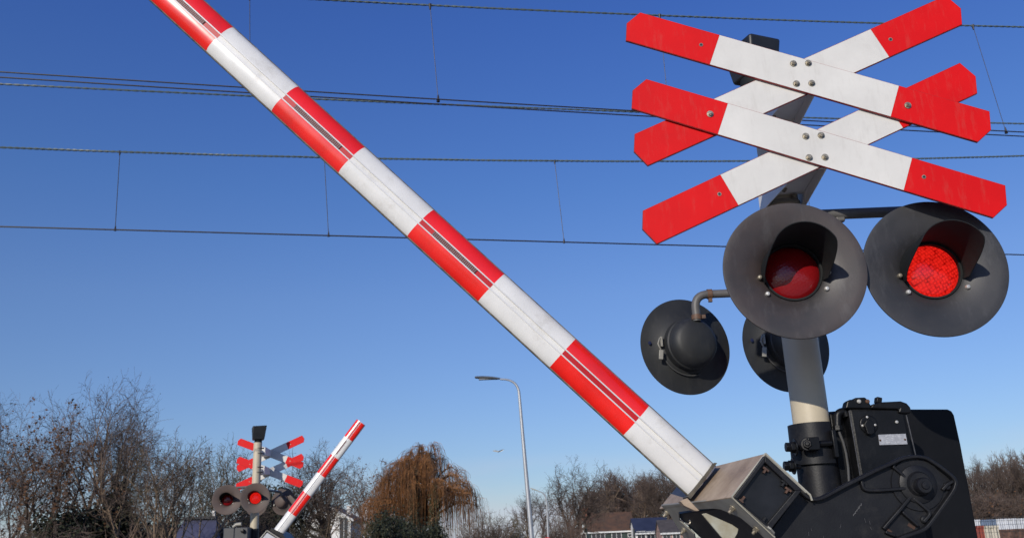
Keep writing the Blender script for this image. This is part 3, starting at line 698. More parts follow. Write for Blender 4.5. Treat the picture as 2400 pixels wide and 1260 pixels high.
for a, b in ((2032, 976.5), (2021.5, 996.5), (2051, 995)):
    m = MB(); m.lathe(P(a, b, yd-.006), (0, -1, 0), [(0, .0045), (.002, .0042), (.003, 0)], 10); m.build('screw', m_screw, lk)
m = MB(); m.lathe(P(2101.5, 988, yd-.002), (0, -1, 0), [(0, .006), (.003, .0052), (.004, 0)], 12); m.build('screw', m_screw, cb)
pq = [P(a, b, yd-.002) for a, b in ((2058, 1018), (2122, 1015.5), (2126.5, 1040), (2061, 1042))]
m = MB(); m.prism(pq, (0, -.002, 0)); lp = m.build('name_plate', m_plate, cb, smooth=False)
m = MB()
for i in range(4):
    for j in range(5):
        if random.random() < .75: m.box(P(2078+j*7+random.uniform(-2, 2), 1022+i*4.6-j*.3, yd-.0045), random.uniform(.003, .008), .0006, .0016)
m.build('worn_print', m_ink, lp)
for a, b in ((2063, 1031), (2121, 1029)):
    m = MB(); m.lathe(P(a, b, yd-.004), (0, -1, 0), [(0, .004), (.002, .0035), (.003, 0)], 10); m.build('screw', m_rust, lp)
# cable gland and cable beside the mast
m = MB(); g0 = P(1963, 1000, 3.36); g1 = P(1963, 978, 3.36); g2 = P(1985, 975, 3.36)
m.tube([g0, g1]+arc(g1, g1+Vector((0, 0, .02)), g1+Vector((.03, 0, .022)))+[g2], .015, 14); m.tube([g0-Vector((0, 0, .012)), g0+Vector((0, 0, .004))], .019, 8)
m.build('cable_gland', m_blk, cb)
m = MB(); m.tube([P(a, b, 3.36) for a, b in ((1965, 1000), (1968, 1015), (1976, 1035), (1983, 1062), (1988, 1095), (1990, 1130), (1992, 1160))], .0048, 10); m.build('cable', m_cable, cb)
m = MB(); m.prism([P(a, b, 3.40) for a, b in ((1945, 968), (1989, 960), (2020, 1130), (1972, 1150))], (0, .2, 0)); m.build('cabinet_side', m_blk, cb, smooth=False, bevel=.004)
m = MB(); m.box((1.45, 3.75, .22), .6, .55, .44); m.build('foundation', mat('concrete', (.3, .29, .27), .8, var=.2), bar, smooth=False, bevel=.02)
m = MB(); m.box((1.52, 3.62, .62), .42, .30, .36); m.build('machine_stand', m_blk, bar, smooth=False, bevel=.01)

#BACKGROUND#
# ------------------------------------------------------------------ second crossing signal, far side
K2 = 1.0
BX, BYD = P(600, 1140, 16.2).x, 16.2
sg2 = empty('crossing_signal', (BX, BYD, 0), 'smaller level crossing signal on the far side with a black box on its mast', 'crossing signal', 'level crossing signals')
zb = P(604, 1030, BYD).z
m = MB(); m.tube([(BX, BYD, 0), (BX, BYD, zb-.05)], .0725, 28); m.build('mast', m_pole, sg2)
# boards stand behind the mast, their backs towards the camera
sx2 = P(632, 1100, 16.7).x; yb2 = 16.7
zu, zl = P(632, 1062, yb2).z, P(632, 1105, yb2).z
for zz, al, dy, bo in ((zu, -.39, 0, [(.33, 0)]), (zl, -.39, 0, [(-.33, 0)]), (zu, .39, .013, []), (zl, .39, .013, [])):
    board(sg2, sx2, zz, al, yb2+dy, [], [(-.40, 0), (.40, 0)] if not bo else [(.40*(1 if bo[0][0] > 0 else -1), 0)], 1)
for zz in (zu, zl): sign_bracket(sg2, sx2-.06, yb2, zz, BX+.04, BYD, -1)
m_zb = P(606, 1015, BYD)
bell(sg2, m_zb.x, BYD, m_zb.z, R(20), 1.15)
A1, A2, A3, A4 = P(532, 1170, 15.75), P(598, 1166, 15.75), P(664, 1174, 17.4), P(601, 1178, 17.4)
lamp(sg2, A1, (.16, -1, 0), False, True, m_disc2, R0=.25)
lamp(sg2, A2, (.16, -1, 0), True, True, m_disc2, R0=.25)
lamp(sg2, A3, (.30, 1, 0), False, False, m_disc2, screws=False, R0=.25)
lamp(sg2, A4, (.30, 1, 0), True, False, m_disc2, screws=False)
za = A1.z+.20
pipe_elbow(sg2, [(BX, BYD-.2, za+.02), (A1.x, BYD-.28, za)] + [(A1.x, BYD-.30, A1.z+.09)], .022, [])
pipe_elbow(sg2, [(BX, BYD, za), (A3.x-.06, 17.2, za)] + arc((A3.x-.06, 17.2, za), (A3.x, 17.25, za), (A3.x, 17.27, za-.07)) + [(A3.x, 17.27, A3.z+.10)], .024, [((A3.x, 17.27, za-.09), (0, 0, 1))])
m = MB(); m.tube([(BX, BYD, 0), (BX, BYD, P(596, 1238, BYD).z)], .085, 28); m.build('mast_socket', m_cast, sg2)

br2 = empty('barrier_machine', (BX+.1, 16.0, 0), 'distant barrier machine on the far side holding a short raised red and white boom', 'level crossing barrier', 'level crossing barriers')
b0 = P(648, 1252, 15.4); b1 = P(846, 989, 15.4); LL = (b1-b0).length
tt = [0]+[(Vector(P(x, y, 15.4))-b0).length for x, y in ((690, 1207), (723, 1158), (758, 1116), (789, 1073), (822, 1031))]+[LL]
make_boom(br2, b0-(b1-b0).normalized()*.05, b1, [(tt[i]+.05, tt[i+1]+.05, 'wr'[i % 2]) for i in range(6)], .088, .05, [(tt[4]+.10, tt[5]-.0)], 1, tip=True)
m_gbox = mat('grey_box', (.045, .047, .05), .45, var=.15, scale=6)
for (xa, xb, ya_, nm) in ((523, 548, 1236, 'cabinet'), (549, 580, 1235, 'cabinet')):
    p, q = P(xa, ya_, 15.9), P(xb, 1290, 15.9)
    m = MB(); m.box(((p.x+q.x)/2, 16.1, (p.z+.3)/2), q.x-p.x-.01, .4, p.z-.3); cbx = m.build(nm, m_gbox, br2, bevel=.015)
m = MB(); m.tube([P(546, 1234, 15.9), P(554, 1228, 15.9), P(566, 1227, 15.9)], [.025, .03, .035], 12); m.build('lifting_lug', m_galv, br2)
m = MB(); m.lathe(P(569, 1243, 15.87), (0, -1, 0), [(0, .035), (.03, .03), (.035, 0)], 16); m.build('lock_cover', m_blk, cbx)
yk2 = 15.1
sq = [(626, 1242), (657, 1262), (632, 1290), (604, 1268)]
m = MB(); m.prism([P(a, b, yk2) for a, b in sq], (0, .5, 0)); y2 = m.build('yoke_plate', m_cast, br2, smooth=False, bevel=.01)
m = MB(); sq2 = [(626, 1247), (650, 1262), (632, 1282), (610, 1266)]
for i in range(4): m.tube([P(*sq[i], yk2-.01), P(*sq[(i+1) % 4], yk2-.01)], .012, 6)
m.build('yoke_lip', m_galv, y2)
m = MB(); m.prism([P(a, b, yk2-.02) for a, b in sq2], (0, .02, 0)); m.build('end_cover', m_plate, y2, smooth=False)
m = MB(); m.prism([P(a, b, 15.3) for a, b in ((636, 1236), (660, 1248), (672, 1262), (660, 1275), (630, 1250))], (0, .6, 0)); m.build('yoke_flange', m_blk, br2, smooth=False)

# ------------------------------------------------------------------ street lamps
m_lpole = mat('galvanised_post', (.42, .43, .44), .4, metal=.4, var=.08, scale=3)
m_lhead = mat('lamp_head_grey', (.12, .13, .14), .4, var=.15, scale=5)
def street_lamp(px_b, py_b, px_t, py_t, arm_px, head, y, r0, r1, label, hm):
    B = P(px_b, py_b, y); T = P(px_t, py_t, y); X = B.x+(0-B.z)*(T.x-B.x)/(T.z-B.z)
    o = empty('street_lamp', (X, y, 0), label, 'street lamp', 'street lamps beyond the crossing')
    A = P(*arm_px, y)
    m = MB(); cpts = arc(T, Vector((T.x, y, T.z+(A.z-T.z)*1.0)), A, 10)
    m.tube([(X, y, 0), B] + cpts, [r0, r0*.85] + [r1+(r1*.6-r1)*i/10 for i in range(11)], 16); m.build('lamp_post', m_lpole, o)
    H = [P(a, b, y) for a, b in head]; L = H[1]-H[0]; k = L.length
    m = MB(); n = 14; pts = []; rs = []
    vs = []; fs = []
    for i in range(n+1):
        t = i/n; w_ = k*.16*math.sin(PI*min(1, .08+t*.95))**.5; h_ = k*.075*math.sin(PI*min(.97, .12+t*.8))**.6
        c = H[0]+L*t
        for j in range(12):
            a_ = 2*PI*j/12; vs.append(c+Vector((0, w_*math.cos(a_), h_*math.sin(a_)*(1 if math.sin(a_) > 0 else .7))))
    for i in range(n):
        for j in range(12): fs.append((i*12+j, i*12+(j+1) % 12, (i+1)*12+(j+1) % 12, (i+1)*12+j))
    fs += [tuple(range(12)), tuple(n*12+j for j in range(11, -1, -1))]
    m.add(vs, fs); hd = m.build('lamp_head', hm, o, angle=50)
    m = MB(); m.box(H[0]+L*.40-Vector((0, 0, k*.05)), k*.5, k*.2, .03); m.build('lamp_glass', mat('lamp_glass', (.35, .36, .37), .15), hd, bevel=.008)
street_lamp(1240, 1190, 1217, 925, (1172, 888), ((1113, 884), (1173, 887)), 36, .105, .055, 'tall grey street lamp with a dark flat head left of the raised barrier', m_lhead)
street_lamp(1284, 1240, 1282, 1185, (1262, 1151), ((1243, 1143), (1263, 1150)), 78, .11, .07, 'small distant street lamp with a pale head, right behind the tall one', mat('pale_head', (.55, .52, .40), .5))
rs_ = P(1283, 1270, 74)
rt = empty('road_sign', (rs_.x, 74, 0), 'round red rimmed road sign, only its top in view below the small street lamp', 'road sign')
m = MB(); m.tube([(rs_.x, 74.05, 0), (rs_.x, 74.05, rs_.z)], .03, 8); m.build('post', m_lpole, rt)
m = MB(); m.lathe((rs_.x, 74, rs_.z), (0, -1, 0), [(-.02, .4), (.01, .4), (.01, .27)], 28); m.cur = 1; m.lathe((rs_.x, 74, rs_.z), (0, -1, 0), [(.012, .28), (.012, 0)], 28); m.build('sign_face', [m_red, m_white], rt)

# white gull far off
gp = P(1168, 1057, 60)
gl = empty('bird', gp, 'tiny white gull gliding in the sky left of the tall street lamp', 'bird')
m = MB(); m.tube([gp+Vector((0, -.12, 0)), gp+Vector((0, -.04, .01)), gp+Vector((0, .1, .01)), gp+Vector((0, .22, 0))], [.015, .045, .045, .02], 10); m.build('body', mat('feather_white', (.75, .75, .74), .7), gl)
for s in (-1, 1):
    m = MB(); m.prism([gp+Vector((0, -.05, .02)), gp+Vector((s*.2, -.05, .09)), gp+Vector((s*.42, .0, .05 if s < 0 else .13)), gp+Vector((s*.2, .03, .0)), gp+Vector((0, .05, -.05))], (0, .03, .004)); m.build('wing', MATS['feather_white'], gl, smooth=False)

# ------------------------------------------------------------------ vegetation
m_barkd = mat('bark_dark', (.085, .062, .045), .9, col2=(.045, .032, .024), scale=3)
m_barkl = mat('bark_pale', (.27, .19, .125), .9, col2=(.12, .085, .06), scale=3)
m_twig = mat('twig_brown', (.125, .088, .068), .9, col2=(.06, .044, .036), scale=1)
m_twigr = mat('twig_reddish', (.155, .105, .082), .9, col2=(.08, .056, .045), scale=.8)
m_twigg = mat('twig_olive', (.10, .082, .045), .9, col2=(.07, .055, .03), scale=1)
m_dead = mat('dead_leaf', (.17, .075, .03), .9, col2=(.09, .045, .02), scale=2)
m_seed = mat('seed_clump', (.035, .022, .015), .9)
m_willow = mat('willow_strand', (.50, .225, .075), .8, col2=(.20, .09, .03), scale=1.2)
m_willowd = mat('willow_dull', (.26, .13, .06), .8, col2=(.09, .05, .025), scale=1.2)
m_green = mat('evergreen_leaf', (.022, .030, .013), .7, col2=(.012, .017, .008), scale=1.5)
m_olive = mat('ivy_leaf', (.060, .055, .020), .7, col2=(.03, .032, .012), scale=2)
class Wood:
    """plain lists for fast three-sided branches"""
    def __init__(s): s.v = []; s.f = []; s.mi = []
    def seg(s, pts, rs, mi, k=3):
        o = len(s.v); n = len(pts)
        for i in range(n):
            p = pts[i]; a = pts[max(0, i-1)]; b = pts[min(n-1, i+1)]
            d = (b[0]-a[0], b[1]-a[1], b[2]-a[2]); l = math.sqrt(d[0]**2+d[1]**2+d[2]**2) or 1; d = (d[0]/l, d[1]/l, d[2]/l)
            if abs(d[2]) < .8: u = (-d[1], d[0], 0)
            else: u = (0, -d[2], d[1])
            l = math.sqrt(u[0]**2+u[1]**2+u[2]**2) or 1; u = (u[0]/l, u[1]/l, u[2]/l)
            w = (d[1]*u[2]-d[2]*u[1], d[2]*u[0]-d[0]*u[2], d[0]*u[1]-d[1]*u[0]); r = rs[i]
            for j in range(k):
                c, q = math.cos(2*PI*j/k)*r, math.sin(2*PI*j/k)*r
                s.v.append((p[0]+u[0]*c+w[0]*q, p[1]+u[1]*c+w[1]*q, p[2]+u[2]*c+w[2]*q))
        for i in range(n-1):
            for j in range(k):
                j2 = (j+1) % k; s.f.append((o+i*k+j, o+i*k+j2, o+(i+1)*k+j2, o+(i+1)*k+j)); s.mi.append(mi)
    def leaf(s, p, r, rnd, mi):
        o = len(s.v); a = rnd.uniform(0, 2*PI); b = rnd.uniform(-1.2, 1.2)
        u = (math.cos(a)*r, math.sin(a)*r, 0); w = (-math.sin(a)*math.sin(b)*r*.7, math.cos(a)*math.sin(b)*r*.7, math.cos(b)*r*.7)
        for x, y in ((-1, 0), (0, -1), (1, 0), (0, 1)): s.v.append((p[0]+u[0]*x+w[0]*y, p[1]+u[1]*x+w[1]*y, p[2]+u[2]*x+w[2]*y))
        s.f.append((o, o+1, o+2, o+3)); s.mi.append(mi)
    def mesh(s, name, mats):
        me = bpy.data.meshes.new(name); me.from_pydata(s.v, [], s.f)
        for m in mats: me.materials.append(m)
        me.polygons.foreach_set('material_index', s.mi); me.update(); return me
def vadd(a, b, k=1): return (a[0]+b[0]*k, a[1]+b[1]*k, a[2]+b[2]*k)
def vnorm(a):
    l = math.sqrt(a[0]**2+a[1]**2+a[2]**2) or 1; return (a[0]/l, a[1]/l, a[2]/l)
def make_tree(seed, H=10.0, r0=.20, stems=1, spread=.62, up=.22, levels=5, kids=(7, 6, 5, 5, 4), trunkf=.30, leaves=0.0, twig_r=.011, clump=0.0, wob=.16, lenf=.62, lean=0):
    """returns (trunk mesh, crown mesh): forks all the way out to fine twigs"""
    rnd = random.Random(seed); T = Wood(); W = Wood()
    def grow(p, d, L, r, lv):
        n = 5 if lv < 2 else (4 if lv < 3 else 3)
        pts = [p]; rs = [r]; dirs = [d]
        re = max(twig_r*.6, r*(.42 if lv < levels-1 else .3))
        for i in range(n):
            wb_ = wob*(1+.35*lv); d = vnorm((d[0]+rnd.gauss(0, wb_), d[1]+rnd.gauss(0, wb_), d[2]+rnd.gauss(0, wb_*.8)+up*(.1, .75, .35, .05, -.05, -.05)[lv]))
            p = vadd(p, d, L/n); pts.append(p); rs.append(r+(re-r)*(i+1)/n); dirs.append(d)
        (T if lv == 0 else W).seg(pts, rs, 0 if lv < 3 else 1, 8 if lv == 0 else (5 if lv < 2 else 3))
        if lv >= levels-1:
            if rnd.random() < leaves:
                for _ in range(3): W.leaf(vadd(pts[rnd.randrange(1, len(pts))], (rnd.gauss(0, .06), rnd.gauss(0, .06), rnd.gauss(0, .06))), rnd.uniform(.05, .11), rnd, 2)
            if rnd.random() < clump: W.leaf(pts[-1], rnd.uniform(.025, .055), rnd, 3)
            return
        k = kids[lv]
        for i in range(k):
            f = (trunkf+(1-trunkf)*(i+rnd.random()*.8)/k) if lv == 0 else (.18+.82*(i+rnd.random()*.9)/k)
            f = min(f, .999); q = f*n; a = min(int(q), n-1); pp = tuple(pts[a][j]+(pts[a+1][j]-pts[a][j])*(q-a) for j in range(3)); dd = dirs[a+1]
            az = rnd.uniform(0, 2*PI) if lv else (i*2.4+rnd.random()); sp = spread*rnd.uniform(.65, 1.35)*(1.2, 1, 1.15, 1.35, 1.5)[min(lv, 4)]
            u = vnorm((-dd[1]+.01, dd[0], .02)); w = (dd[1]*u[2]-dd[2]*u[1], dd[2]*u[0]-dd[0]*u[2], dd[0]*u[1]-dd[1]*u[0])
            nd = vnorm(tuple(dd[j]*math.cos(sp)+(u[j]*math.cos(az)+w[j]*math.sin(az))*math.sin(sp) for j in range(3)))
            ll = L*lenf*rnd.uniform(.75, 1.2)*(1.15-.30*f if lv == 0 else 1.05-.30*f)
            rr = max(twig_r, (r+(re-r)*f)*rnd.uniform(.5, .72)); grow(pp, nd, ll, rr, lv+1)
        # leader carries on
        grow(pts[-1], dirs[-1], L*lenf*.8, re, lv+1)
    for s_ in range(stems):
        a = 2*PI*s_/max(1, stems)+rnd.random(); o = .25*(stems > 1)
        d = vnorm((math.cos(a)*o*1.0+lean, math.sin(a)*o, 1)); grow((math.cos(a)*o*.6, math.sin(a)*o*.6, -.3), d, H*.50*rnd.uniform(.85, 1.05), r0*(1 if stems == 1 else .7), 0)
    zs_ = sorted(v[2] for v in W.v[::7]); k = H/zs_[int(len(zs_)*.985)]
    for ww in (T, W): ww.v = [(x*k, y*k, z*k) for x, y, z in ww.v]
    return T, W
def make_willow(seed, H=9.0):
    """arching limbs in a rounded uneven dome, each shedding long hanging strands in tiers"""
    rnd = random.Random(seed); T = Wood(); W = Wood()
    T.seg([(0, 0, -.3), (.1, 0, 1.2), (-.05, .1, 2.6)], [.34, .28, .24], 0, 8)
    RM = 3.7; bumps = [(rnd.uniform(0, 6.28), rnd.uniform(-.9, .55)) for _ in range(7)]
    for k in range(58):
        a = rnd.uniform(0, 2*PI); q = rnd.random()**.6; lump = sum(b*max(0, math.cos(a-c))**6 for c, b in bumps)
        r = RM*q; h = (H*(1-.46*q**2.2)+lump*q)*rnd.uniform(.86, 1.0); ca, sa = math.cos(a), math.sin(a); pts = []
        P0, P1, P2, P3 = (0, 2.3), (r*.15+.1, h*.75), (r*.62, h*1.06), (r, h*.80)
        for i in range(11):
            t = i/10; b = ((1-t)**3, 3*t*(1-t)**2, 3*t*t*(1-t), t**3); rr = sum(b[n]*p[0] for n, p in enumerate((P0, P1, P2, P3))); zz = sum(b[n]*p[1] for n, p in enumerate((P0, P1, P2, P3)))
            pts.append((ca*rr+rnd.gauss(0, .06), sa*rr+rnd.gauss(0, .06), zz))
        W.seg(pts, [.10-.009*i for i in range(11)], 0, 4)
        for n in range(66):
            t = rnd.uniform(.38, 1.0)*10; b = min(int(t), 9); p = tuple(pts[b][m]+(pts[b+1][m]-pts[b][m])*(t-b) for m in range(3))
            e = a+rnd.gauss(0, .9); o = rnd.uniform(.1, .75); dx, dy = math.cos(e)*o, math.sin(e)*o; up_ = rnd.uniform(.0, .38)
            L = min(p[2]*.9, rnd.choice((rnd.uniform(.3, 1.3), rnd.uniform(.6, 2.6), rnd.uniform(1.5, 6.0)))*(.35+.65*t/10)); sw = rnd.gauss(0, .10)
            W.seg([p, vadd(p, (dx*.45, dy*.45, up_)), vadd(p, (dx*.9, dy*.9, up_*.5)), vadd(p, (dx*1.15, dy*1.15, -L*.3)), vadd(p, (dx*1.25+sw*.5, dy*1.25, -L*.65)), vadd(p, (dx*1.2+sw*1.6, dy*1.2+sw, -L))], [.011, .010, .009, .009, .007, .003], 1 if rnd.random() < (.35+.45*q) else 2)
    zs_ = sorted(v[2] for v in W.v[::7]); k = H/zs_[int(len(zs_)*.992)]
    for ww in (T, W): ww.v = [(x*k, y*k, z*k) for x, y, z in ww.v]
    return T, W
def make_bush(seed, H=3.0, Rr=1.8, n=260, up=.9, leaf=0.0, r=.012):
    """thicket of thin stems fanning from the ground, each with side twigs"""
    rnd = random.Random(seed); T = Wood(); W = Wood()
    T.seg([(0, 0, -.2), (0, 0, H*.15)], [.06, .04], 0, 5)
    for i in range(n):
        a = rnd.uniform(0, 2*PI); q = rnd.random()**.5*Rr*.55; p = (math.cos(a)*q, math.sin(a)*q, 0); d = vnorm((math.cos(a)*.55*rnd.random(), math.sin(a)*.55*rnd.random(), up)); L = H*rnd.uniform(.45, 1.0); pts = [p]
        for k in range(4): d = vnorm((d[0]+rnd.gauss(0, .30), d[1]+rnd.gauss(0, .30), d[2]+rnd.gauss(0, .2))); p = vadd(p, d, L/4); pts.append(p)
        W.seg(pts, [r*1.5, r*1.3, r*1.1, r*.9, r*.5], 0 if rnd.random() < .3 else 1)
        for k in range(10):
            f = rnd.uniform(.25, .98)*4; b = min(int(f), 3); q0 = tuple(pts[b][j]+(pts[b+1][j]-pts[b][j])*(f-b) for j in range(3)); e = vnorm((d[0]+rnd.gauss(0, .9), d[1]+rnd.gauss(0, .9), d[2]*.5+rnd.gauss(0, .6))); l = L*rnd.uniform(.12, .3)
            q1 = vadd(q0, e, l*.5); q2 = vadd(q1, vnorm((e[0]+rnd.gauss(0, .3), e[1]+rnd.gauss(0, .3), e[2]+.2)), l*.5); W.seg([q0, q1, q2], [r*.8, r*.7, r*.4], 1)
            if rnd.random() < leaf: W.leaf(q2, rnd.uniform(.04, .10), rnd, 2)
    return T, W
def make_evergreen(seed, H=4.0, Rr=1.5, n=9000, cone=True, ls=.07):
    rnd = random.Random(seed); T = Wood(); W = Wood(); T.seg([(0, 0, -.2), (0, 0, H*.85)], [.12, .03], 0, 6)
    cl = []
    for i in range(90):
        z = rnd.random()**(.8 if cone else .6)*H; R_ = Rr*((1-z/H)*.9+.12 if cone else math.sqrt(max(.05, 1-(z/H*1.0-.35)**2*2.0))); a = rnd.uniform(0, 2*PI); q = rnd.random()**.5*R_
        c = (math.cos(a)*q, math.sin(a)*q, z); cl.append((c, rnd.uniform(.18, .45)*Rr)); T.seg([(0, 0, z*.8), c], [.03, .01], 0, 3)
    for i in range(n):
        c, r_ = cl[rnd.randrange(90)]; W.leaf((c[0]+rnd.gauss(0, r_*.5), c[1]+rnd.gauss(0, r_*.5), abs(c[2]+rnd.gauss(0, r_*.45))), ls*rnd.uniform(.6, 1.4), rnd, 1 if rnd.random() < .8 else 2)
    return T, W
PROTO = {}
def proto(key, TW, bark, mats):
    T, W = TW; PROTO[key] = (T.mesh(key+'_trunk', [bark]), W.mesh(key+'_crown', [bark]+mats))
def plant(key, name, px, top, y, label, group, cat='tree', rz=None, wide=1.0, H=None, parts=('trunk', 'crown')):
    """stand a plant at photo column px, y metres away, its top reaching photo row top"""
    t = P(px, top, y); me = PROTO[key][1]; k = t.z/H
    o = empty(name, (t.x, y, 0), label, cat, group); o.scale = (k*wide, k*wide, k); o.rotation_euler = (0, 0, rz if rz is not None else random.uniform(0, 6.28))
    for nm, me in zip(parts, PROTO[key]):
        c = bpy.data.objects.new(nm, me); C.objects.link(c); c.parent = o
    return o
proto('big', make_tree(11, 11, .24, stems=4, spread=.58, up=.16, kids=(4, 5, 5, 5, 3), trunkf=.55, clump=.14, twig_r=.0075, wob=.12, lenf=.66), m_barkl, [m_twig, m_dead, m_seed])
proto('bigb', make_tree(5, 10, .22, stems=3, spread=.62, up=.14, kids=(4, 5, 5, 5, 3), trunkf=.5, leaves=.16, clump=.06, twig_r=.0075, wob=.14, lenf=.66), m_barkd, [m_twigr, m_dead, m_seed])
proto('slim', make_tree(23, 8, .13, stems=2, spread=.55, up=.18, kids=(6, 5, 5, 4, 3), trunkf=.40, clump=.12, twig_r=.007, lenf=.56, wob=.12), m_barkl, [m_twig, m_dead, m_seed])
proto('slimb', make_tree(29, 8, .13, stems=2, spread=.52, up=.18, kids=(6, 5, 5, 4, 3), trunkf=.42, clump=.05, twig_r=.007, lenf=.58, wob=.12), m_barkl, [m_twigg, m_dead, m_seed])
proto('round', make_tree(37, 10, .22, stems=1, spread=.70, up=.14, kids=(9, 6, 5, 5, 4), trunkf=.42, twig_r=.011, lenf=.68, wob=.12), m_barkd, [m_twig, m_dead, m_seed])
proto('far', make_tree(41, 11, .18, stems=1, spread=.60, up=.16, levels=4, kids=(10, 8, 7, 5), trunkf=.42, twig_r=.016, lenf=.56, wob=.12), m_barkl, [m_twigr, m_dead, m_seed])
proto('farb', make_tree(43, 11, .18, stems=2, spread=.60, up=.16, levels=4, kids=(7, 8, 7, 5), trunkf=.40, twig_r=.016, lenf=.60, wob=.12), m_barkd, [m_twig, m_dead, m_seed])
proto('willow', make_willow(7, 9), m_barkd, [m_willow, m_willowd])
proto('bush', make_bush(3, 3, 2.0, 200, up=.75), m_barkd, [m_twig, m_dead])
proto('bushr', make_bush(4, 3, 2.0, 200, up=.75, leaf=.12), m_barkd, [m_twigr, m_dead])
proto('busho', make_bush(6, 3, 2.2, 190, up=.5), m_barkl, [m_twigg, m_dead])
proto('ever', make_evergreen(8, 4, 1.3, 8000), m_barkd, [m_green, m_olive])
proto('everb', make_evergreen(9, 3, 2.2, 9000, cone=False), m_barkd, [m_green, m_olive])
proto('ivy', make_evergreen(10, 5, .9, 6000, cone=False, ls=.09), m_barkd, [m_olive, m_willowd])
random.seed(5)
GT = 'bare trees left of the far signal'
plant('big', 'bare_tree', 242, 910, 52, 'biggest bare tree in the left group, many stems and a wide round crown', GT, H=11, rz=.4, wide=.92)
plant('bigb', 'bare_tree', 118, 962, 47, 'brownish bare tree with clinging dead leaves, left of the biggest one', GT, H=10, rz=1.2, wide=.78)
plant('big', 'bare_tree', 12, 960, 50, 'bare tree cut by the left edge of the picture', GT, H=11, rz=2.2, wide=.85)
plant('slim', 'bare_tree', 335, 1040, 48, 'slender pale bare tree just right of the biggest one', GT, H=8, rz=3.1, wide=1.0)
plant('slim', 'bare_tree', 408, 1036, 40, 'thin upright bare tree left of the far signal, full of dark seed clumps', GT, H=8, rz=.7, wide=.9)
plant('slimb', 'bare_tree', 446, 1045, 41, 'two-stemmed olive bare tree left of the far signal, above the blue roof', GT, H=8, rz=4.4)
plant('slimb', 'bare_tree', 505, 1062, 50, 'pale bare tree right behind the left lamp of the far signal', GT, H=8, rz=5.3, wide=.85)
plant('ivy', 'ivy_covered_tree', 283, 1135, 50, 'dark pointed ivy-covered trunk under the biggest bare tree', 'dark evergreens', H=5, wide=.75, parts=('trunk', 'foliage'))
GU = 'bushes along the far side of the railway'
bl = [('busho', 20, 1190, 42, 'low olive thicket at the left edge'), ('bushr', 75, 1165, 46, 'reddish thicket under the leftmost tree'), ('bush', 130, 1185, 43, 'brown thicket below the tree with dead leaves'), ('everb', 165, 1180, 48, 'dark green bush between the two left trees'),
      ('everb', 235, 1170, 50, 'dark green bush under the biggest tree'), ('bush', 322, 1165, 55, 'tall dark brown thicket under the slender pale tree'),
      ('bushr', 350, 1170, 48, 'reddish brown thicket left of the blue roof'), ('everb', 380, 1195, 50, 'small dark bush beside the blue roof'),
      ('bush', 545, 1150, 60, 'grey brown thicket behind the left lamp of the far signal'), ('bush', 578, 1165, 58, 'grey brown thicket behind the far signal mast'), ('everb', 632, 1165, 62, 'dark green bush right of the far signal mast'), ('bush', 655, 1160, 64, 'grey brown thicket behind the turned-away far lamp'),
      ('busho', 700, 1195, 56, 'olive thicket left of the white house gable'), ('bushr', 726, 1215, 54, 'reddish thicket below the left eave of the white house'), ('busho', 850, 1210, 55, 'olive bramble mound right of the white house'), ('busho', 885, 1195, 58, 'olive bramble mound left of the willow'), ('everb', 905, 1215, 56, 'dark green bush left of the willow foot'),
      ('everb', 948, 1228, 62, 'dark green bush in front of the willow trunk'), ('everb', 1008, 1236, 60, 'dark green bush under the hanging willow strands'), ('bush', 1130, 1185, 75, 'olive brown thicket right of the willow'), ('busho', 1165, 1180, 78, 'pale olive thicket left of the tall street lamp'), ('bush', 1205, 1205, 85, 'brown thicket at the foot of the tall street lamp'),
      ('bushr', 1318, 1178, 95, 'big reddish thicket under the round bare tree'), ('bushr', 1290, 1190, 92, 'reddish thicket beside the small street lamp'), ('bushr', 1344, 1206, 90, 'reddish thicket left of the brown roofed house'), ('bush', 1392, 1168, 208, 'brown thicket behind the chimney of the brown roofed house'), ('bushr', 1455, 1172, 210, 'reddish thicket behind the ridge of the brown roofed house')]
for k, px, tp, y, lb in bl:
    if y < 55: tp += 38 if px > 290 else 30
    plant(k, 'evergreen_bush' if k[0] == 'e' else 'bare_bush', px, tp, y, lb, 'dark evergreens' if k[0] == 'e' else GU, 'bush', H=3, wide=.9 if y < 55 else (.62 if y < 80 else .36), parts=('stem', 'foliage') if k[0] == 'e' else ('stem', 'twigs'))
plant('round', 'bare_tree', 795, 1068, 66, 'bare tree right of the far boom, standing before the white house', 'bare trees around the white house', H=10, rz=.3, wide=.95)
plant('slim', 'bare_tree', 742, 1090, 64, 'small bare tree behind the far boom', 'bare trees around the white house', H=8, rz=2.0, wide=.9)
plant('bigb', 'bare_tree', 868, 1090, 82, 'reddish bare tree between the white house and the willow', 'bare trees around the white house', H=10, rz=1.0, wide=.8)
plant('slimb', 'bare_tree', 690, 1120, 80, 'distant bare tree above the turned-away far lamp', 'bare trees around the white house', H=8, rz=1.0, wide=.9)
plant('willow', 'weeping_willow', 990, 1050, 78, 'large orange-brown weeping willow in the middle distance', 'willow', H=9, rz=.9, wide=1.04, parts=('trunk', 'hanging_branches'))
plant('ivy', 'ivy_covered_tree', 1018, 1135, 75.5, 'dark green ivy column inside the willow crown', 'dark evergreens', H=5, wide=.42, parts=('trunk', 'foliage'))
plant('ivy', 'ivy_covered_tree', 972, 1105, 76, 'olive ivy mass high in the left half of the willow', 'dark evergreens', H=5, wide=.40, parts=('trunk', 'foliage'))
plant('round', 'bare_tree', 1314, 1096, 110, 'round bare tree behind the small street lamp', 'distant bare trees behind the houses', H=10, rz=2.0, wide=.90)
gf = 'distant bare trees behind the houses'
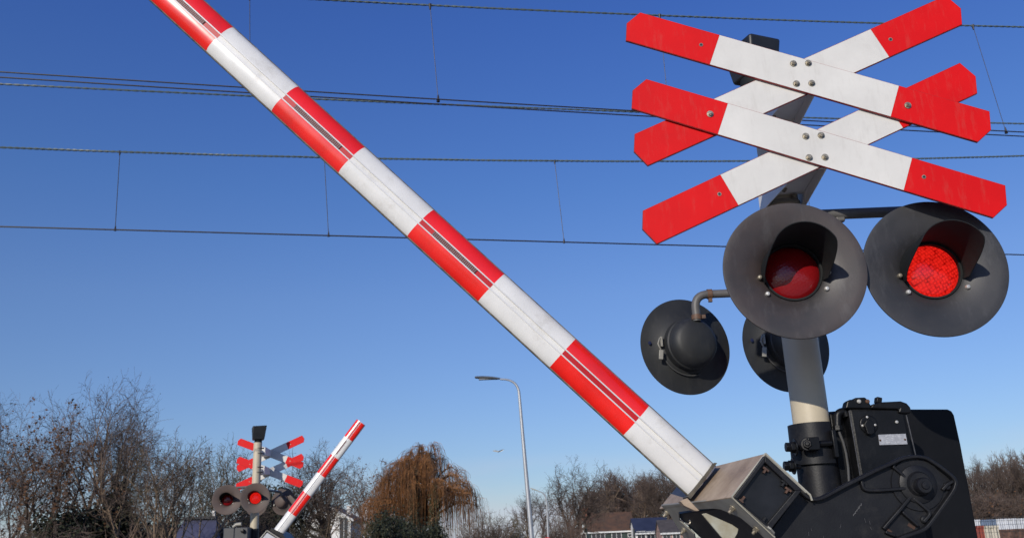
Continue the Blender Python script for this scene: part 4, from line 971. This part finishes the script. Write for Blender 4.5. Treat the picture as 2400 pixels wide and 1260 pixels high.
rowm = [('far', 1378, 1150, 215), ('farb', 1408, 1128, 225), ('far', 1432, 1112, 220), ('far', 1452, 1110, 230), ('farb', 1474, 1116, 225), ('far', 1497, 1120, 215), ('far', 1520, 1118, 223), ('farb', 1545, 1112, 215), ('round', 1566, 1090, 205), ('far', 1600, 1110, 220), ('farb', 1255, 1150, 190), ('far', 1240, 1175, 200)]
rowm += [('farb', 1390, 1135, 235), ('round', 1443, 1118, 240), ('farb', 1486, 1122, 238), ('far', 1532, 1115, 240), ('farb', 1575, 1105, 236), ('farb', 1350, 1160, 230), ('bigb', 1420, 1140, 245), ('big', 1508, 1118, 245)]
lbm = ['behind the chimney of the brown roofed house', 'above the left end of the brown roof', 'above the middle of the brown roof', 'over the right half of the brown roof, tallest there', 'over the right end of the brown roof', 'in the gap between the brown roof and the dark blue roof', 'above the left end of the dark blue roof', 'above the dark blue roof', 'just left of the raised boom foot', 'behind the boom foot', 'left of the round bare tree', 'right behind the tall street lamp', 'in the back row just right of the red brick chimney', 'in the back row over the middle of the brown roof', 'in the back row over the right end of the brown roof', 'in the back row over the dark blue roof', 'in the back row behind the boom foot', 'in the back row right of the round bare tree', 'with clinging leaves low behind the brown roof', 'with many stems behind the gap between the roofs']
for (k, px, tp, y), lb in zip(rowm, lbm):
    plant(k, 'bare_tree', px, tp, y, 'distant bare tree '+lb, gf, H=11 if k not in ('round', 'bigb') else 10, wide=.9)
gr = 'trees at the right edge behind the containers'
xs = [(2262, 1095, 120), (2280, 1090, 128), (2296, 1086, 118), (2312, 1098, 130), (2326, 1078, 122), (2342, 1082, 135), (2356, 1070, 120), (2372, 1066, 128), (2386, 1058, 118), (2404, 1062, 125), (2425, 1070, 120)]
orl = ['first', 'second', 'third', 'fourth', 'fifth', 'sixth', 'seventh', 'eighth', 'ninth', 'tenth', 'eleventh']
for i, (px, tp, y) in enumerate(xs):
    plant('far' if i % 2 else 'farb', 'bare_tree', px, tp, y, 'bare tree over the containers, %s from the black counterweight' % orl[i], gr, H=11, wide=.85)
for i, px in enumerate(range(2255, 2430, 20)):
    plant('bushr' if i % 2 else 'bush', 'bare_bush', px, 1140+(i*7) % 20, 112, 'brown undergrowth right behind the containers, %s from the black counterweight' % orl[i], 'undergrowth behind the containers', 'bush', H=3, wide=.85, parts=('stem', 'twigs'))

# ------------------------------------------------------------------ houses
m_wwall = mat('white_plaster', (.78, .76, .72), .8, var=.08, scale=2)
m_tile = mat('brown_roof_tiles', (.125, .062, .034), .85, col2=(.055, .034, .024), scale=.7)
m_tiled = mat('slate_blue_roof', (.035, .042, .075), .5, col2=(.022, .026, .045), scale=.5)
m_brick = mat('red_brick', (.26, .10, .06), .9, var=.25, scale=6)
m_glass = mat('window_glass', (.03, .035, .045), .1, spec=.8)
m_gwood = mat('dark_green_boards', (.020, .040, .034), .6, var=.2, scale=5)
m_frame = mat('white_frame', (.7, .7, .68), .6)
def window(par, c, w, h, nx=2):
    """pane, frame bars proud of the wall; faces the camera"""
    c = Vector(c); m = MB(); t = .09
    for s in (-1, 1): m.box(c+Vector((s*(w/2), -.06, 0)), t, .10, h+t); m.box(c+Vector((0, -.061, s*h/2)), w-t, .10, t)
    for i in range(1, nx): m.box(c+Vector((-w/2+w*i/nx, -.05, 0)), t*.7, .08, h-t)
    f = m.build('window', m_frame, par, smooth=False)
    m = MB(); m.box(c+Vector((0, -.03, 0)), w-t, .04, h-t); m.build('pane', m_glass, f, smooth=False)
def house(label, x0, x1, y, eave, ridge, depth, wallm, roofm, wins, chim=(), gable=False, name='house'):
    cx = (x0+x1)/2; o = empty(name, (cx, y+depth/2, 0), label, 'house', 'houses beyond the railway'); w = x1-x0
    m = MB()
    if gable: m.prism([(x0, y, 0), (x1, y, 0), (x1, y, eave), (cx, y, ridge-.15), (x0, y, eave)], (0, depth, 0))
    else: m.prism([(x0, y, 0), (x0, y+depth, 0), (x0, y+depth, eave), (x0, y+depth/2, ridge-.15), (x0, y, eave)], (w, 0, 0))
    m.build('wall', wallm, o, smooth=False)
    m = MB(); ov = .45
    if gable:
        sl_ = (ridge-eave)/(w/2)
        for s in (-1, 1): m.prism([(cx, y-ov, ridge), (cx+s*(w/2+ov), y-ov, eave-ov*sl_), (cx+s*(w/2+ov), y-ov, eave-ov*sl_-.22), (cx, y-ov, ridge-.26)], (0, depth+2*ov, 0))
    else:
        sl_ = (ridge-eave)/(depth/2)
        for s in (-1, 1):
            yy = y+depth/2+s*(depth/2+ov); m.prism([(x0-.2, y+depth/2, ridge), (x0-.2, yy, eave-ov*sl_), (x0-.2, yy, eave-ov*sl_-.2), (x0-.2, y+depth/2, ridge-.25)], (w+.4, 0, 0))
    rf = m.build('roof', roofm, o, smooth=False)
    m = MB()
    if gable:
        for s in (-1, 1): m.prism([(cx, y-ov-.05, ridge+.02), (cx+s*(w/2+ov), y-ov-.05, eave-ov*sl_+.02), (cx+s*(w/2+ov), y-ov-.05, eave-ov*sl_-.26), (cx, y-ov-.05, ridge-.3)], (0, .045, 0))
    else: m.box((cx, y-ov-.06, eave-ov*sl_-.10), w+.4, .12, .28)
    m.build('bargeboard' if gable else 'gutter', m_frame, rf, smooth=False)
    for (a, b, c, d, mt) in chim:
        m = MB(); m.box((a, y+depth*.45, (ridge-1.5+b)/2), c, d, b-ridge+1.5); m.box((a, y+depth*.45, b-.08), c+.12, d+.12, .16); m.build('chimney', mt, rf, smooth=False)
    for (a, b, c, d, nx) in wins: window(o, (a, y, b), c, d, nx)
    return o
p = P(770, 1182, 115); xl = P(716, 1210, 115).x; xr = P(822, 1207, 115).x; ev = P(716, 1216, 115).z
house('white gabled house behind bare trees, two pale chimneys on its roof', xl, xr, 115, ev, p.z, 9, m_wwall, mat('grey_roof', (.12, .12, .13), .8, var=.2),
      [(P(757, 1250, 115).x, P(757, 1240, 115).z, 1.0, 2.4, 2), (P(806, 1250, 115).x, P(806, 1237, 115).z, 1.1, 2.6, 2)], [(P(818, 1190, 119).x, P(818, 1184, 119).z, .45, .6, m_wwall), (P(857, 1190, 119).x, P(857, 1190, 119).z, .5, .6, m_wwall)], gable=True)
h0 = P(1379, 1243, 185); h1 = P(1486, 1239, 185); rz_ = P(1430, 1200, 190).z
hh = house('brown tile roofed house with a red brick chimney and dark green front', h0.x, h1.x, 185, P(1430, 1240, 185).z, rz_, 9, m_gwood, m_tile,
      [(P(1402, 1254, 185).x, P(1402, 1253, 185).z, 2.6, 1.6, 3), (P(1445, 1254, 185).x, P(1445, 1254, 185).z, 1.9, 1.6, 2), (P(1476, 1253, 185).x, P(1476, 1253, 185).z, .7, .6, 1)], [(h0.x-.2, P(1370, 1189, 189).z, 1.1, .8, m_brick)])
s0 = P(1362, 1243, 192).x
house('narrow brown roofed annex left of the red brick chimney', s0, h0.x-.9, 192, P(1365, 1243, 192).z, P(1368, 1205, 192).z, 7, m_gwood, m_tile, [(P(1368, 1256, 192).x, P(1368, 1256, 192).z, 1.0, 1.3, 1)])
h2 = P(1489, 1246, 178); h3 = P(1570, 1244, 178)
hb_ = house('white fronted house with a dark blue solar roof right of the brown one', h2.x, h3.x, 178, P(1520, 1244, 178).z, P(1520, 1212, 183).z, 9, m_wwall, m_tiled,
      [(P(1503, 1254, 178).x, P(1503, 1255, 178).z, 1.5, 1.7, 2), (P(1530, 1254, 178).x, P(1530, 1255, 178).z, 2.4, 1.7, 3)])
h4 = P(1549, 1244, 165); h5 = P(1606, 1243, 165)
house('pinkish brick house with a small gable in front of the blue roof', h4.x, h5.x, 165, P(1575, 1243, 165).z, P(1575, 1216, 168).z, 6, mat('pink_brick', (.42, .27, .22), .9, var=.15, scale=5), mat('grey_brown_roof', (.075, .065, .065), .8, var=.2, scale=2),
      [(P(1562, 1254, 165).x, P(1562, 1254, 165).z, 1.3, 1.2, 2), (P(1585, 1254, 165).x, P(1585, 1254, 165).z, 1.3, 1.2, 2)])
# low building with a blue roof behind the thin trees
q0 = P(432, 1217, 45); q1 = P(505, 1219, 45)
bb = empty('low_building', ((q0.x+q1.x)/2, 45, 0), 'low building with a blue metal roof behind thin trees left of the far signal', 'building', 'houses beyond the railway')
m = MB(); m.prism([(q0.x+.1, 44, 0), (q1.x+.2, 44, 0), (q1.x+.2, 44, 1.6), (q0.x+.1, 44, 1.6)], (0, 2.0, 0)); m.build('wall', m_barkl, bb, smooth=False)
m = MB(); e = P(525, 1265, 43.6); m.prism([(q0.x, 45, q0.z), (q1.x, 45, q1.z), (e.x, 43.6, 1.6), (q0.x-.3, 43.6, 1.6)], (0, .06, .06)); m.prism([(q0.x, 45.06, q0.z), (q1.x, 45.06, q1.z), (e.x, 46.4, 1.6), (q0.x-.3, 46.4, 1.6)], (0, .06, .06)); rfb = m.build('roof', mat('blue_roof', (.060, .064, .115), .55, var=.1, scale=3), bb, smooth=False)
m = MB(); m.box(((q0.x+q1.x)/2, 45, q0.z+.06), q1.x-q0.x+.1, .25, .12); m.build('ridge_cap', mat('ridge_dark', (.03, .03, .035), .7), rfb, smooth=False)
m = MB(); cc = P(501, 1208, 45.2); m.box(cc, .12, .12, .5); m.build('vent_pipe', m_wwall, rfb, smooth=False)

# ------------------------------------------------------------------ containers and wagons on the right
def corr_mat(name, col):
    m = mat(name, col, .6, var=.08, scale=1); n, l = nodes(m); b = n['Principled BSDF']; t = n.new('ShaderNodeTexCoord'); w = n.new('ShaderNodeTexWave'); w.bands_direction = 'X'; w.inputs['Scale'].default_value = 1.6
    bp = n.new('ShaderNodeBump'); bp.inputs['Strength'].default_value = 1.0; bp.inputs['Distance'].default_value = .06; l.new(t.outputs['Object'], w.inputs['Vector']); l.new(w.outputs['Fac'], bp.inputs['Height']); l.new(bp.outputs['Normal'], b.inputs['Normal']); return m
m_cw, m_cb, m_cr, m_cc = corr_mat('container_white', (.62, .64, .68)), corr_mat('container_blue', (.14, .19, .28)), corr_mat('container_red', (.30, .06, .04)), corr_mat('container_cream', (.55, .50, .40))
def container(px0, px1, top, y, mt, label, zb_=None, hgt=2.4):
    a, b = P(px0, top, y), P(px1, top, y); w = b.x-a.x; zt_ = (a.z+b.z)/2; z0 = zt_-hgt
    o = empty('container', ((a.x+b.x)/2, y+1.2, max(0, z0)), label, 'container', 'containers in the yard at the right edge')
    m = MB(); n = max(4, int(w/.28)); pts = []                  # folded sheet front
    for i in range(n+1):
        x = a.x+w*i/n; d = 0 if (i//1) % 2 else .06; pts.append((x, y+d, 0))
    z0 = max(.15, z0)
    m.add([(x, yy, z0) for x, yy, _ in pts]+[(x, yy, zt_) for x, yy, _ in pts]+[(a.x, y+2.4, z0), (b.x, y+2.4, z0), (a.x, y+2.4, zt_), (b.x, y+2.4, zt_)],
          [(i, i+1, n+2+i, n+1+i) for i in range(n)]+[tuple([n+1+i for i in range(n+1)])+(2*n+5, 2*n+4), (0, n+1, 2*n+4, 2*n+2), (n, 2*n+3, 2*n+5, 2*n+1), (2*n+2, 2*n+3, 2*n+5, 2*n+4)])
    m.build('box', mt, o, smooth=False)
    for z_, nm in ((zt_-.06, 'top_rail'), (z0+.08, 'bottom_rail')):
        m = MB(); m.box(((a.x+b.x)/2, y-.015, z_), w, .06, .14); m.build(nm, mt, o, smooth=False)
container(2270, 2297, 1217, 88, m_cw, 'white container directly right of the black counterweight, upper row')
container(2298, 2334, 1216.5, 88, m_cb, 'blue-grey corrugated container between two white ones')
container(2335, 2382, 1214.5, 88, m_cw, 'white container right of the blue-grey one')
container(2383, 2440, 1213, 88, m_cw, 'white container cut by the right edge of the picture')
container(2286, 2305, 1231, 66, m_cr, 'low red container in front of the blue-grey one', hgt=1.2)
container(2306, 2340, 1231, 66, m_cc, 'low cream container in front of the blue-grey one', hgt=1.2)
container(2342, 2440, 1238, 66, mat('rusty_heap', (.14, .075, .055), .9, var=.4, scale=3), 'low rusty brown container along the right edge of the picture', hgt=1.0)

# ------------------------------------------------------------------ wire mesh fence
fy = 26
fa, fb = P(1486, 1241, fy), P(2450, 1213, fy)
fz = 1.62
fe = empty('wire_fence', ((fa.x+fb.x)/2, fy, 0), 'long thin wire mesh fence crossing the background behind the barrier machine', 'fence')
m_fw = mat('fence_wire', (.05, .055, .055), .5, metal=.3)
W_ = Wood(); x = fa.x
while x < fb.x: W_.seg([(x, fy, 0), (x, fy, fz)], [.004, .004], 0, 3); x += .11
for k in range(9): W_.seg([(fa.x, fy, .05+k*.19), (fb.x, fy, .05+k*.19)], [.005, .005], 0, 3)
me = W_.mesh('mesh_panel', [m_fw]); o = bpy.data.objects.new('mesh_panel', me); C.objects.link(o); o.parent = fe; o.location = -Vector(fe.location)
x = fa.x
while x <= fb.x+.01:
    m = MB(); m.tube([(x, fy+.04, 0), (x, fy+.04, fz+.05)], .03, 8); m.build('fence_post', m_fw, fe); x += (fb.x-fa.x)/5
